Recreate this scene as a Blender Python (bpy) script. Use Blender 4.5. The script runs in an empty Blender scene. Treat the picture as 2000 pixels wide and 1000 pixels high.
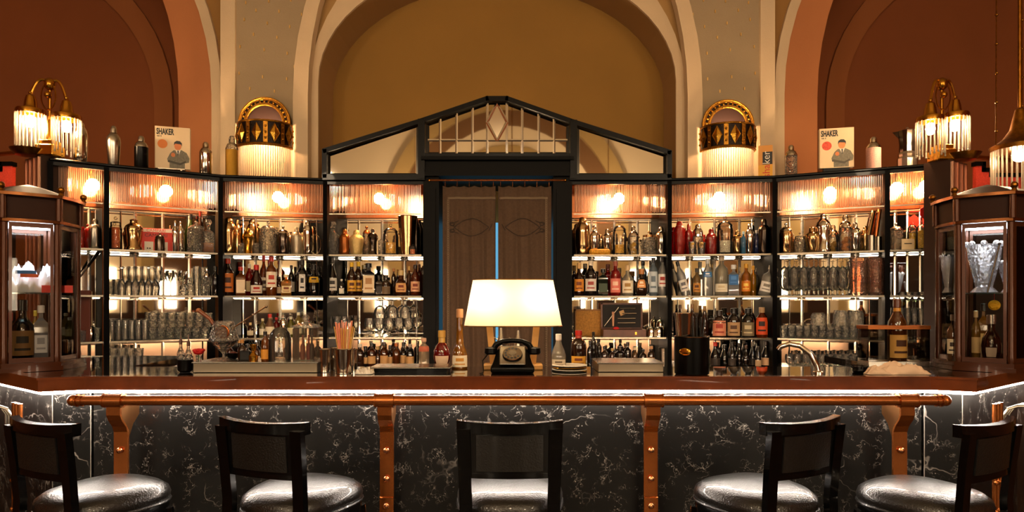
import bpy, math, random
from math import pi, sin, cos, radians
from mathutils import Vector
sc = bpy.context.scene
C = sc.collection
random.seed(7)
# ---------------------------------------------------------------- camera, world, exposure
F = 1280.0; CH = 1.5125; HY = 590.0           # focal length in pixels, eye height, horizon row
cam_d = bpy.data.cameras.new('camera'); cam = bpy.data.objects.new('camera', cam_d); C.objects.link(cam)
cam.location = (0, 0, CH); cam.rotation_euler = (pi/2, 0, 0)
cam_d.sensor_width = 36; cam_d.lens = 36*F/2000; cam_d.shift_y = (HY-500)/2000; cam_d.clip_end = 60
sc.camera = cam
w = bpy.data.worlds.new('world'); sc.world = w; w.use_nodes = True
w.node_tree.nodes['Background'].inputs[0].default_value = (1.0, .8, .6, 1)
w.node_tree.nodes['Background'].inputs[1].default_value = 0.02
vs = sc.view_settings
vs.view_transform = 'Standard'; vs.look = 'None'; vs.gamma = 1; vs.use_curve_mapping = False
vs.exposure = 1.7
cy = sc.cycles
cy.max_bounces = 9; cy.diffuse_bounces = 3; cy.glossy_bounces = 5; cy.transmission_bounces = 6
cy.transparent_max_bounces = 28; cy.sample_clamp_indirect = 4; cy.caustics_reflective = False; cy.caustics_refractive = False
# ---------------------------------------------------------------- helpers
def lin(c):
    if isinstance(c, str):
        c = c.lstrip('#'); c = [int(c[i:i+2], 16)/255 for i in (0, 2, 4)]
        return tuple(x/12.92 if x <= .04045 else ((x+.055)/1.055)**2.4 for x in c)
    return tuple(c)
def W(px, py, Y): return ((px-1000)*Y/F, Y, CH+(HY-py)*Y/F)
def WX(px, Y): return (px-1000)*Y/F
def WZ(py, Y): return CH+(HY-py)*Y/F
_m = {}
def mat(name, col, rough=.5, metal=0, coat=0, noise=None, bump=0, bscale=60, emit=0, ecol=None, spec=.5):
    if name in _m: return _m[name]
    m = bpy.data.materials.new(name); m.use_nodes = True; nt = m.node_tree; b = nt.nodes['Principled BSDF']
    c = lin(col)
    b.inputs['Base Color'].default_value = (*c, 1); b.inputs['Roughness'].default_value = rough
    b.inputs['Metallic'].default_value = metal; b.inputs['Coat Weight'].default_value = coat
    b.inputs['Specular IOR Level'].default_value = spec
    if noise or bump:
        tc = nt.nodes.new('ShaderNodeTexCoord')
        n = nt.nodes.new('ShaderNodeTexNoise'); n.inputs['Scale'].default_value = noise[1] if noise else bscale; n.inputs['Detail'].default_value = 4
        nt.links.new(tc.outputs['Object'], n.inputs['Vector'])
        if noise:
            r = nt.nodes.new('ShaderNodeValToRGB'); k = noise[0]
            r.color_ramp.elements[0].position = .3; r.color_ramp.elements[1].position = .7
            r.color_ramp.elements[0].color = (*[x*(1-k) for x in c], 1); r.color_ramp.elements[1].color = (*[min(1, x*(1+k)) for x in c], 1)
            nt.links.new(n.outputs['Fac'], r.inputs['Fac']); nt.links.new(r.outputs['Color'], b.inputs['Base Color'])
        if bump:
            n2 = nt.nodes.new('ShaderNodeTexNoise'); n2.inputs['Scale'].default_value = bscale
            nt.links.new(tc.outputs['Object'], n2.inputs['Vector'])
            bp = nt.nodes.new('ShaderNodeBump'); bp.inputs['Strength'].default_value = bump; bp.inputs['Distance'].default_value = .01
            nt.links.new(n2.outputs['Fac'], bp.inputs['Height']); nt.links.new(bp.outputs['Normal'], b.inputs['Normal'])
    if emit:
        b.inputs['Emission Color'].default_value = (*lin(ecol or col), 1); b.inputs['Emission Strength'].default_value = emit
    _m[name] = m; return m
def glass(name, tint='#ffffff', body=.0, bcol=None, refl=.5, rough=.04, bump=0, bscale=40, refr=0):
    """thin clear or tinted glass: lets light through with its tint, reflects at grazing angles, a little milky body"""
    if name in _m: return _m[name]
    m = bpy.data.materials.new(name); m.use_nodes = True; nt = m.node_tree; N = nt.nodes; L = nt.links
    for n in list(N): N.remove(n)
    o = N.new('ShaderNodeOutputMaterial'); t = N.new('ShaderNodeBsdfTransparent'); g = N.new('ShaderNodeBsdfGlossy')
    t.inputs[0].default_value = (*lin(tint), 1); g.inputs['Roughness'].default_value = rough
    lw = N.new('ShaderNodeLayerWeight'); lw.inputs['Blend'].default_value = refl
    mx = N.new('ShaderNodeMixShader'); L.new(lw.outputs['Fresnel'], mx.inputs[0])
    if bump:
        tc = N.new('ShaderNodeTexCoord'); v = N.new('ShaderNodeTexVoronoi'); v.inputs['Scale'].default_value = bscale
        L.new(tc.outputs['Object'], v.inputs['Vector'])
        bp = N.new('ShaderNodeBump'); bp.inputs['Strength'].default_value = bump; bp.inputs['Distance'].default_value = .01
        L.new(v.outputs['Distance'], bp.inputs['Height']); L.new(bp.outputs['Normal'], g.inputs['Normal']); L.new(bp.outputs['Normal'], lw.inputs['Normal'])
    first = t
    if refr:
        rf = N.new('ShaderNodeBsdfRefraction'); rf.inputs['IOR'].default_value = 1.3; rf.inputs['Roughness'].default_value = rough*.5; rf.inputs[0].default_value = (*lin(tint), 1)
        if bump: L.new(bp.outputs['Normal'], rf.inputs['Normal'])
        mr_ = N.new('ShaderNodeMixShader'); mr_.inputs[0].default_value = refr; L.new(t.outputs[0], mr_.inputs[1]); L.new(rf.outputs[0], mr_.inputs[2]); first = mr_
    if body:
        d = N.new('ShaderNodeBsdfDiffuse'); tr = N.new('ShaderNodeBsdfTranslucent'); a = N.new('ShaderNodeMixShader'); a.inputs[0].default_value = .5
        for q in (d, tr): q.inputs[0].default_value = (*lin(bcol or tint), 1)
        L.new(d.outputs[0], a.inputs[1]); L.new(tr.outputs[0], a.inputs[2])
        mb = N.new('ShaderNodeMixShader'); mb.inputs[0].default_value = body
        L.new(first.outputs[0], mb.inputs[1]); L.new(a.outputs[0], mb.inputs[2]); first = mb
    L.new(first.outputs[0], mx.inputs[1]); L.new(g.outputs[0], mx.inputs[2]); L.new(mx.outputs[0], o.inputs[0])
    _m[name] = m; return m
def emis(name, col, s):
    if name in _m: return _m[name]
    m = bpy.data.materials.new(name); m.use_nodes = True; nt = m.node_tree
    for n in list(nt.nodes): nt.nodes.remove(n)
    o = nt.nodes.new('ShaderNodeOutputMaterial'); e = nt.nodes.new('ShaderNodeEmission')
    e.inputs[0].default_value = (*lin(col), 1); e.inputs[1].default_value = s
    nt.links.new(e.outputs[0], o.inputs[0]); _m[name] = m; return m

class MB:
    """collects shapes; build() links them as one mesh"""
    def __init__(s): s.v = []; s.f = []; s.mi = []; s.k = 0
    def add(s, v, f):
        b = len(s.v); s.v += [tuple(p) for p in v]; s.f += [tuple(i+b for i in q) for q in f]; s.mi += [s.k]*len(f); return s
    def box(s, x0, x1, y0, y1, z0, z1, rz=0, c=None, bev=0):
        if bev:
            b = bev; o = [(x0+b, y0), (x1-b, y0), (x1, y0+b), (x1, y1-b), (x1-b, y1), (x0+b, y1), (x0, y1-b), (x0, y0+b)]
            i = [(x0+b, y0+b), (x1-b, y0+b), (x1-b, y0+b), (x1-b, y1-b), (x1-b, y1-b), (x0+b, y1-b), (x0+b, y1-b), (x0+b, y0+b)]
            i = [((x0+x1)/2+(p[0]-(x0+x1)/2)*(1-2*b/max(x1-x0, 1e-6)), (y0+y1)/2+(p[1]-(y0+y1)/2)*(1-2*b/max(y1-y0, 1e-6))) for p in o]
            rings = [(i, z0), (o, z0+b), (o, z1-b), (i, z1)]
            v = []; 
            for r, z in rings: v += [(p[0], p[1], z) for p in r]
            f = [tuple(range(7, -1, -1)), tuple(range(24, 32))]
            for k in range(3):
                for j in range(8): f.append((k*8+j, k*8+(j+1) % 8, k*8+8+(j+1) % 8, k*8+8+j))
        else:
            v = [(x, y, z) for z in (z0, z1) for x, y in ((x0, y0), (x1, y0), (x1, y1), (x0, y1))]
            f = [(3, 2, 1, 0), (4, 5, 6, 7), (0, 1, 5, 4), (1, 2, 6, 5), (2, 3, 7, 6), (3, 0, 4, 7)]
        if rz:
            cx, cyy = c or ((x0+x1)/2, (y0+y1)/2)
            v = [(cx+(p[0]-cx)*cos(rz)-(p[1]-cyy)*sin(rz), cyy+(p[0]-cx)*sin(rz)+(p[1]-cyy)*cos(rz), p[2]) for p in v]
        return s.add(v, f)
    def lathe(s, prof, seg=20, c=(0, 0, 0), a0=0, a1=2*pi, sy=1, off=0):
        full = abs(a1-a0-2*pi) < 1e-6; n = seg if full else seg+1
        v = []; f = []
        for r, z in prof:
            for j in range(n):
                a = a0+(a1-a0)*j/seg+off; v.append((c[0]+r*cos(a), c[1]+r*sin(a)*sy, c[2]+z))
        m = len(prof)
        for i in range(m-1):
            for j in range(seg):
                j2 = (j+1) % n if full else j+1
                f.append((i*n+j, i*n+j2, (i+1)*n+j2, (i+1)*n+j))
        if full:
            if prof[0][0] > 1e-5: f.append(tuple(range(n-1, -1, -1)))
            if prof[-1][0] > 1e-5: f.append(tuple((m-1)*n+j for j in range(n)))
        return s.add(v, f)
    def shell(s, prof, seg=20, c=(0, 0, 0), a0=0, a1=2*pi, sy=1):
        """open lathe, no caps"""
        v = []; f = []; full = abs(a1-a0-2*pi) < 1e-6; n = seg if full else seg+1
        for r, z in prof:
            for j in range(n):
                a = a0+(a1-a0)*j/seg; v.append((c[0]+r*cos(a), c[1]+r*sin(a)*sy, c[2]+z))
        for i in range(len(prof)-1):
            for j in range(seg):
                j2 = (j+1) % n if full else j+1
                f.append((i*n+j, i*n+j2, (i+1)*n+j2, (i+1)*n+j))
        return s.add(v, f)
    def tube(s, pts, r, seg=10, caps=True, closed=False):
        pts = [Vector(p) for p in pts]; n = len(pts); v = []; f = []; up = Vector((0, 0, 1)); prev = None
        for i, p in enumerate(pts):
            if closed: t = pts[(i+1) % n]-pts[i-1]
            else: t = pts[min(i+1, n-1)]-pts[max(i-1, 0)]
            t.normalize()
            if prev is None: a = t.cross(up) if abs(t.z) < .95 else t.cross(Vector((0, 1, 0)))
            else: a = prev-t*prev.dot(t)
            a.normalize(); b = t.cross(a); prev = a
            rr = r[i] if isinstance(r, (list, tuple)) else r
            for j in range(seg): v.append(p+a*rr*cos(2*pi*j/seg)+b*rr*sin(2*pi*j/seg))
        m = n if closed else n-1
        for i in range(m):
            for j in range(seg):
                i2 = (i+1) % n
                f.append((i*seg+j, i*seg+(j+1) % seg, i2*seg+(j+1) % seg, i2*seg+j))
        if caps and not closed: f.append(tuple(range(seg-1, -1, -1))); f.append(tuple((n-1)*seg+j for j in range(seg)))
        return s.add(v, f)
    def ball(s, c, r, seg=14, sz=1, sy=1):
        k = 8; return s.lathe([(max(1e-6, r*sin(pi*i/k)), -r*sz*cos(pi*i/k)) for i in range(k+1)], seg, c, sy=sy)
    def prism(s, poly, y0, y1):
        """poly in x,z; extruded along y"""
        n = len(poly); v = [(x, y0, z) for x, z in poly]+[(x, y1, z) for x, z in poly]
        f = [tuple(range(n)), tuple(range(2*n-1, n-1, -1))]+[(j, j+n, (j+1) % n+n, (j+1) % n) for j in range(n)]
        return s.add(v, f)
    def slab(s, poly, z0, z1):
        n = len(poly); v = [(x, y, z0) for x, y in poly]+[(x, y, z1) for x, y in poly]
        f = [tuple(range(n-1, -1, -1)), tuple(range(n, 2*n))]+[(j, (j+1) % n, (j+1) % n+n, j+n) for j in range(n)]
        return s.add(v, f)
    def ring(s, a, b, y0, y1):
        """strip between two x,z paths of equal length, with thickness y0..y1"""
        n = len(a); v = [(x, y0, z) for x, z in a]+[(x, y0, z) for x, z in b]+[(x, y1, z) for x, z in a]+[(x, y1, z) for x, z in b]; f = []
        for i in range(n-1):
            f += [(i, i+1, n+i+1, n+i), (2*n+i+1, 2*n+i, 3*n+i, 3*n+i+1), (i+1, i, 2*n+i, 2*n+i+1), (n+i, n+i+1, 3*n+i+1, 3*n+i)]
        f += [(0, n, 3*n, 2*n), (n-1, 3*n-1, 4*n-1, 2*n-1)]
        return s.add(v, f)
    def build(s, name, m, parent=None, smooth=True, loc=None, rot=None, angle=35):
        me = bpy.data.meshes.new(name); me.from_pydata(s.v, [], s.f)
        for q in (m if isinstance(m, (list, tuple)) else [m]): me.materials.append(q)
        if any(s.mi): me.polygons.foreach_set('material_index', s.mi)
        me.validate(); me.update()
        if smooth:
            me.polygons.foreach_set('use_smooth', [True]*len(me.polygons)); me.set_sharp_from_angle(angle=radians(angle))
        o = bpy.data.objects.new(name, me); C.objects.link(o)
        if parent: o.parent = parent
        if loc: o.location = loc
        if rot: o.rotation_euler = rot
        return o
def fixn(o):
    import bmesh
    b = bmesh.new(); b.from_mesh(o.data); bmesh.ops.recalc_face_normals(b, faces=b.faces); b.to_mesh(o.data); b.free(); return o
def tag(o, label, cat, group=None):
    o['label'] = label; o['category'] = cat
    if group: o['group'] = group
    return o
def thing(name, loc, label, cat, group=None, rz=0):
    o = bpy.data.objects.new(name, None); C.objects.link(o); o.location = loc; o.rotation_euler = (0, 0, rz); o.empty_display_size = .05
    return tag(o, label, cat, group)
def struct(o): o['kind'] = 'structure'; return o
KIDS = {}
def dup(root, loc, rz=None, label=None, group=None, scale=None):
    r = root.copy(); C.objects.link(r); r.location = loc
    if rz is not None: r.rotation_euler = (0, 0, rz)
    if label: r['label'] = label
    if group: r['group'] = group
    if scale: r.scale = scale
    for ch in KIDS.setdefault(root.name, [o for o in C.objects if o.parent == root]):
        c = ch.copy(); C.objects.link(c); c.parent = r
        for g in KIDS.setdefault(ch.name, [o for o in C.objects if o.parent == ch]):
            d = g.copy(); C.objects.link(d); d.parent = c
    return r
def text(s, size, m, parent, name='lettering', loc=(0, 0, 0), rot=(pi/2, 0, 0), sx=1, ext=.0006, align='CENTER', bold=0):
    cu = bpy.data.curves.new('t', 'FONT'); cu.body = s; cu.size = size; cu.extrude = ext; cu.align_x = align; cu.resolution_u = 3; cu.offset = bold
    t = bpy.data.objects.new('t', cu); C.objects.link(t)
    me = bpy.data.meshes.new_from_object(t.evaluated_get(bpy.context.evaluated_depsgraph_get()))
    bpy.data.objects.remove(t); me.materials.clear(); me.materials.append(m)
    o = bpy.data.objects.new(name, me); C.objects.link(o); o.parent = parent; o.location = loc; o.rotation_euler = rot; o.scale = (sx, 1, 1); return o

# ---------------------------------------------------------------- materials
BLACK = mat('black_lacquer', '#040302', .3, coat=.02, spec=.12)
BLACKM = mat('black_wood', '#050403', .45, spec=.08)
BRASS = mat('brass', '#b8812c', .24, 1, bump=.05, bscale=40)
BRASSD = mat('aged_brass', '#8a5a1e', .32, 1, noise=(.35, 30))
COPPER = mat('copper', '#a8602c', .25, .8, noise=(.06, 12))
BRONZE = mat('bronze_wood', '#4a2612', .25, .45, coat=.2, noise=(.07, 10))
STEEL = mat('steel', '#b8b0a2', .24, 1)
CHROME = mat('chrome', '#dcd2c2', .1, 1)
CHROMEW = mat('warm_chrome', '#c9a878', .14, 1, noise=(.12, 25))
CHROMED = mat('dark_chrome', '#5a5048', .18, 1)
GOLD = mat('gold', '#d6a03c', .2, 1, bump=.1, bscale=80)
GLASS = glass('clear_glass', '#fdfbf6', body=.07, bcol='#ffffff', refl=.4, refr=.22)
GLASSC = glass('cut_glass', '#fcfaf4', body=.09, bcol='#ffffff', refl=.38, rough=.04, bump=1, bscale=55, refr=.35)
PANE = glass('window_glass', '#f4f2ee', body=.0, refl=.22, rough=.01)
SHELFG = glass('shelf_glass', '#dcf2ea', body=.03, bcol='#cfeee4', refl=.5)
RODG = glass('rod_glass', '#ffe6cf', body=.5, bcol='#ffd2b4', refl=.5, rough=.1)
RODW = glass('rod_glass_white', '#fff4e4', body=.4, bcol='#fff0dc', refl=.5, rough=.1)
MIRROR = mat('mirror', '#cfc6b8', .025, 1)
CREAM = mat('cream_plaster', '#ddc29c', .85, noise=(.05, 3), bump=.15, bscale=90)
OLIVE = mat('olive_plaster', '#9e7432', .9, noise=(.08, 1.2), bump=.15, bscale=90)
BROWN = mat('brown_plaster', '#80431a', .9, noise=(.08, 1.2), bump=.15, bscale=90)
PINK = mat('pink_plaster', '#c07a4a', .9, noise=(.05, 2), bump=.15, bscale=90)
DKBROWN = mat('dark_brown_plaster', '#6a3c18', .9, bump=.15, bscale=90)
WHITE = mat('white_paper', '#efe6d6', .6)
PAPERC = mat('cream_paper', '#dcc49a', .6)
INK = mat('ink', '#16120e', .5)
LEATHER = mat('black_leather', '#191715', .3, coat=.25, bump=.25, bscale=140, noise=(.2, 30))
BULB = emis('bulb', '#ffdcae', 60)
# ---------------------------------------------------------------- room shell
XC = -.136                                    # axis of the back wall
def mir(pts): return [(2*XC-x, z) for x, z in pts]
def arch(px_c, a_px, b_px, sy_px, Y, zbot=-.05, n=28):
    """open path: up the left jamb, over the elliptical head, down the right jamb"""
    xc = WX(px_c, Y); a = a_px*Y/F; b = b_px*Y/F; zs = WZ(sy_px, Y)
    return [(xc-a, zbot)]+[(xc-a*cos(pi*i/n), zs+b*sin(pi*i/n)) for i in range(n+1)]+[(xc+a, zbot)]
TOP = 7.0
def arch_wall(name, m, hole, x0, x1, y0, y1):
    """wall slab x0..x1 with an arched opening"""
    n = len(hole); out = []
    zs = hole[1][1]; nh = n-2; q = nh//4
    for i in range(n):
        if i == 0: out.append((x0, -.05))
        elif i == n-1: out.append((x1, -.05))
        else:
            k = i-1; nn = nh-1
            if k <= q: out.append((x0, zs+(TOP-zs)*k/q))
            elif k >= nn-q: out.append((x1, TOP+(zs-TOP)*(k-(nn-q))/q))
            else: out.append((x0+(x1-x0)*(k-q)/(nn-2*q), TOP))
    b = MB(); b.ring(hole, out, y0, y1)
    return struct(fixn(b.build(name, m, smooth=False)))
def arch_band(name, m, inner, outer, y0, y1):
    b = MB(); b.ring(inner, outer, y0, y1); return struct(fixn(b.build(name, m, smooth=False)))
YW = 6.4
cxp = 971
h1 = arch(cxp, 348, 235, 160, YW)
h2 = arch(cxp, 367, 340, 182, YW)
h3 = arch(cxp, 367, 524, 190, 6.3); h4 = arch(cxp, 396, 524, 190, 6.3)
pierx = WX(510, YW)
OLIVED = mat('olive_plaster_vault', '#a0763e', .9, bump=.15, bscale=90)
REVEAL = mat('reveal_plaster', '#b28a54', .9, bump=.15, bscale=90)
arch_wall('wall_back_centre', REVEAL, h1, pierx, 2*XC-pierx, YW, YW+.5)
arch_band('trim_1', CREAM, h1, h2, YW-.03, YW-.001)
# grey panel of the two piers with gold flecks, and the cream borders
GREY = mat('grey_pier_plaster', '#a89272', .85, noise=(.06, 2), bump=.15, bscale=90)
FLECK = mat('gold_fleck', '#e8c07a', .3, .9)
def pier(side, i):
    f = (lambda p: p) if side < 0 else mir
    left = [(WX(463, 6.3), z) for z in (-.05, 1, 2.5, 3.4, 4.2, 5.0, TOP)]
    right = [p for p in h4 if p[0] < XC][:1]+[(x, z) for x, z in h4[1:15] if z < TOP]
    rp = [right[0]]+right[1:]
    poly = [left[0]]+rp+[(rp[-1][0], TOP), left[-1]]
    b = MB(); b.prism(f(poly), 6.28, YW-.002); o = fixn(b.build('wall_pier_left' if side < 0 else 'wall_pier_right', GREY, smooth=False)); struct(o)
    b = MB(); b.prism(f([(WX(435, 6.3), -.05), (WX(463, 6.3), -.05), (WX(463, 6.3), TOP), (WX(435, 6.3), TOP)]), 6.25, YW-.002)
    struct(fixn(b.build('trim_%d' % (2+i), CREAM, smooth=False)))
    n = 15; b = MB(); b.ring(f(h4[:n]), f(h3[:n]), 6.255, YW-.034); struct(fixn(b.build('trim_%d' % (4+i), CREAM, smooth=False)))
    fl = MB()
    for px, py in ((477, 38), (522, 45), (566, 52), (589, 28), (500, 20), (545, 22), (495, 67), (541, 73), (585, 78), (469, 91), (516, 97), (561, 104), (467, 143), (513, 150), (560, 154), (488, 173), (536, 178), (575, 130), (480, 5), (525, 2), (568, 0)):
        if side > 0: px = 1942-px
        x, y, z = W(px, py, 6.275); fl.box(x-.006, x+.006, 6.272, 6.281, z-.014, z+.014)
    o = fl.build('trim_%d' % (6+i), FLECK, smooth=False); struct(o)
pier(-1, 0); pier(1, 1)
# side bays: olive wall, cream ring, wide pink ring, brown recess
def side_bay(side, i):
    f = (lambda p: p) if side < 0 else mir
    a1 = arch(-20, 372, 480, 192, YW); a2 = arch(-20, 437, 480, 185, YW); a3 = arch(-20, 456, 496, 185, YW)
    nm = 'left' if side < 0 else 'right'
    x0 = -8.2; x1 = WX(500, YW)
    hole = f(a1)
    if side > 0: hole = hole[::-1]
    arch_wall('wall_back_'+nm, OLIVED, hole, *((x0, x1) if side < 0 else (2*XC-x1, 2*XC-x0)), YW+.001, YW+.35)
    arch_band('trim_%d' % (8+i), PINK, f(a1), f(a2), YW-.03, YW)
    arch_band('trim_%d' % (10+i), CREAM, f(a2), f(a3), YW-.045, YW)
    b1 = arch(-20, 320, 280, 200, 7.05); b2 = arch(-20, 356, 330, 205, 7.05)
    bw = MB(); xa, xb = (-8.2, WX(470, 7.1)); 
    if side > 0: xa, xb = 2*XC-xb, 2*XC-xa
    bw.box(xa, xb, 7.1, 7.2, -.05, TOP); struct(bw.build('wall_recess_'+nm, BROWN, smooth=False))
    arch_band('trim_%d' % (12+i), mat('tan_plaster', '#8f5226', .9), f(b1), f(b2), 7.06, 7.1)
    bj = MB(); xj = WX(352, YW); xx = (xj, xj+.9) if side < 0 else (2*XC-xj-.9, 2*XC-xj)
    bj.box(xx[0], xx[1], YW+.36, 7.1, -.05, TOP); struct(bj.build('wall_jamb_'+nm, DKBROWN, smooth=False))
side_bay(-1, 0); side_bay(1, 1)
b = MB(); b.box(-2.3, 2.05, YW+.5, YW+.6, -.05, TOP); struct(b.build('wall_lunette', OLIVE, smooth=False))
# rest of the room, seen in the mirrors
RC = mat('room_cream', '#cdbb9c', .9)
b = MB(); b.box(-8.3, 8.0, -5, 7.3, -.1, 0); struct(b.build('floor', mat('floor_stone', '#2a1c12', .25, noise=(.2, 2)), smooth=False))
b = MB(); b.box(-8.3, 8.0, -5, 7.3, TOP-.02, TOP+.1); struct(b.build('ceiling', RC, smooth=False))
b = MB(); b.box(-8.3, -8.2, -5, 7.3, 0, TOP); struct(b.build('wall_left', BROWN, smooth=False))
b = MB(); b.box(7.9, 8.0, -5, 7.3, 0, TOP); struct(b.build('wall_right', BROWN, smooth=False))
b = MB(); b.box(-8.3, 8.0, -5.1, -5, 0, TOP); struct(b.build('wall_front', RC, smooth=False))
WB = mat('dark_panelling', '#2c180c', .4)
b = MB(); b.box(-8.2, 7.9, -5, -4.9, 0, 1.25); struct(b.build('trim_20', WB, smooth=False))
def halfarch(hw, zs, bz, xc=-.1, z0=1.25, n=30): return [(xc-hw, z0)]+[(xc-hw*cos(pi*k/n), zs+bz*sin(pi*k/n)) for k in range(n+1)]+[(xc+hw, z0)]
RARCH = mat('room_arch', '#9a8050', .9); RBR = mat('room_brown', '#6a4a2a', .9)
for i, xc in enumerate((-7.4, -.1, 7.2)):
    b = MB(); b.ring(halfarch(2.75, 3.4, 2.9, xc), halfarch(3.1, 3.4, 3.3, xc), -5, -4.8); struct(fixn(b.build('trim_%d' % (21+i), RARCH, smooth=False)))
    b = MB(); b.prism(halfarch(2.75, 3.4, 2.9, xc), -4.99, -4.96); struct(fixn(b.build('wall_niche_%d' % (1+i), RBR, smooth=False)))
b = MB(); b.prism(halfarch(2.3, 3.4, 2.5), -4.955, -4.94); struct(fixn(b.build('wall_inner', RC, smooth=False)))
b = MB(); b.ring(halfarch(1.6, 3.4, 1.75), halfarch(1.85, 3.4, 2.0), -4.94, -4.85); struct(fixn(b.build('trim_25', RARCH, smooth=False)))
b = MB(); b.prism(halfarch(1.2, 3.0, 1.3), -4.93, -4.92); struct(fixn(b.build('window_2', mat('night_glass', '#0b0d10', .1), smooth=False)))
for i in range(9):
    xw = -6.6+1.65*i
    b = MB(); b.box(xw-.24, xw+.24, -4.97, -4.93, 1.35, 2.35); struct(b.build('window_%d' % (6+i), emis('mirror_fill_glow', '#ffe6c4', 5), smooth=False))  # glowing panels added behind the camera for bright blocks in the mirrors
    b = MB(); b.box(xw+.55, xw+1.1, -4.99, -4.92, 1.25, 2.2); struct(b.build('door_%d' % (2+i), WB, smooth=False))
for k, (x, y, z) in enumerate(((-3.6, -1.5, 3.9), (0.0, -1.5, 3.9), (3.4, -1.5, 3.9), (-2.2, -3.6, 3.7), (2.2, -3.6, 3.7))):  # added globes behind the camera, fill light for upper walls and mirrors
    t = thing('added_fill_globe', (x, y, z), 'added fill light globe hanging behind the camera, seen only in the mirrors', 'lamp', 'added fill globes behind the camera')
    b = MB(); b.ball((0, 0, 0), .14, 16); b.build('globe', emis('fill_globe_glow', '#ffe2bc', 80), t)
    b = MB(); b.tube([(0, 0, .13), (0, 0, TOP-.02-z)], .01); b.lathe([(.05, .12), (.02, .18)], 12); b.build('stem', BRASSD, t)

# ---------------------------------------------------------------- door, curtain and pediment in the middle
YD = 5.7
def bar2(b, p, q, wpx, y0, y1, Y=YD):
    x0, _, z0 = W(*p, Y); x1, _, z1 = W(*q, Y); d = Vector((x1-x0, z1-z0)).normalized()*wpx*Y/F/2; nx, nz = -d.y, d.x
    b.prism([(x0+nx-d.x*.6, z0+nz-d.y*.6), (x0-nx-d.x*.6, z0-nz-d.y*.6), (x1-nx+d.x*.6, z1-nz+d.y*.6), (x1+nx+d.x*.6, z1+nz+d.y*.6)], y0, y1)
ped = thing('mirrored_pediment', (WX(971, YD), YD, WZ(347, YD)), 'black framed gabled pediment of mirror glass above the curtained doorway', 'pediment')
ox, oy, oz = ped.location
def sub(b): b.v = [(x-ox, y-oy, z-oz) for x, y, z in b.v]; return b
b = MB()
O = [(637, 297), (828, 238), (952, 196), (990, 196), (1115, 240), (1305, 300)]
for p, q in zip(O, O[1:]): bar2(b, p, q, 9, YD-.06, YD+.03)
bar2(b, (637, 297), (637, 347), 9, YD-.06, YD+.03); bar2(b, (1305, 300), (1305, 347), 9, YD-.06, YD+.03)
bar2(b, (637, 348), (828, 348), 11, YD-.06, YD+.03); bar2(b, (1115, 348), (1305, 348), 11, YD-.06, YD+.03)
bar2(b, (825, 240), (825, 347), 13, YD-.07, YD+.03); bar2(b, (1119, 242), (1119, 347), 13, YD-.07, YD+.03)
bar2(b, (825, 306), (1119, 306), 7, YD-.06, YD+.03)
fixn(sub(b).build('frame', BLACK, ped, smooth=False))
def pane(poly, name):
    b = MB(); b.prism([W(*p, YD)[::2] for p in poly], YD-.01, YD+.01)
    c = [sum(p[i] for p in poly)/len(poly) for i in (0, 1)]
    inn = [(p[0]+(c[0]-p[0])*.03+(3 if p[0] < c[0] else -3), p[1]+(4 if p[1] < c[1] else -4)) for p in poly]
    n = len(poly); A = [W(*p, YD) for p in poly]; B = [W(*p, YD) for p in inn]
    b.add([(x, YD-.011, z) for x, _, z in A]+[(x, YD-.018, z) for x, _, z in B], [(j, (j+1) % n, n+(j+1) % n, n+j) for j in range(n)]+[tuple(range(n, 2*n))])
    fixn(sub(b).build(name, MIRROR, ped, smooth=False))
pane([(641, 302), (818, 247), (818, 343), (641, 343)], 'mirror_pane')
pane([(1126, 250), (1300, 303), (1300, 343), (1126, 343)], 'mirror_pane')
pane([(832, 243), (953, 202), (989, 202), (1112, 245), (1112, 302), (832, 302)], 'mirror_pane')
b = MB()
def ridge(b, p, q, wpx, y, Y=YD, h=.0028):
    x0, _, z0 = W(*p, Y); x1, _, z1 = W(*q, Y); d = Vector((x1-x0, z1-z0)).normalized()*wpx*Y/F/2; nx, nz = -d.y, d.x
    b.add([(x0+nx, y, z0+nz), (x0-nx, y, z0-nz), (x1-nx, y, z1-nz), (x1+nx, y, z1+nz), (x0, y-h, z0), (x1, y-h, z1)], [(0, 3, 5, 4), (1, 4, 5, 2)])
for px in (860, 892, 923, 952, 990, 1020, 1052, 1082):
    ty = 202+(abs(px-971)-18)*.34 if abs(px-971) > 18 else 204
    ridge(b, (px, ty), (px, 302), 5, YD-.019)
ridge(b, (836, 275), (1108, 275), 5, YD-.0185)
D = [(971, 203), (991, 240), (971, 276), (951, 240)]
for i in range(4): ridge(b, D[i], D[(i+1) % 4], 5, YD-.022, h=.005)
x = [W(*p, YD) for p in [(971, 208), (987, 240), (971, 271), (955, 240)]]
b.add([(p[0], YD-.024, p[2]) for p in x], [(0, 1, 2, 3)])
fixn(sub(b).build('bevel_strips', mat('mirror_bevel', '#efe6d6', .12, 1), ped, smooth=False))
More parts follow.
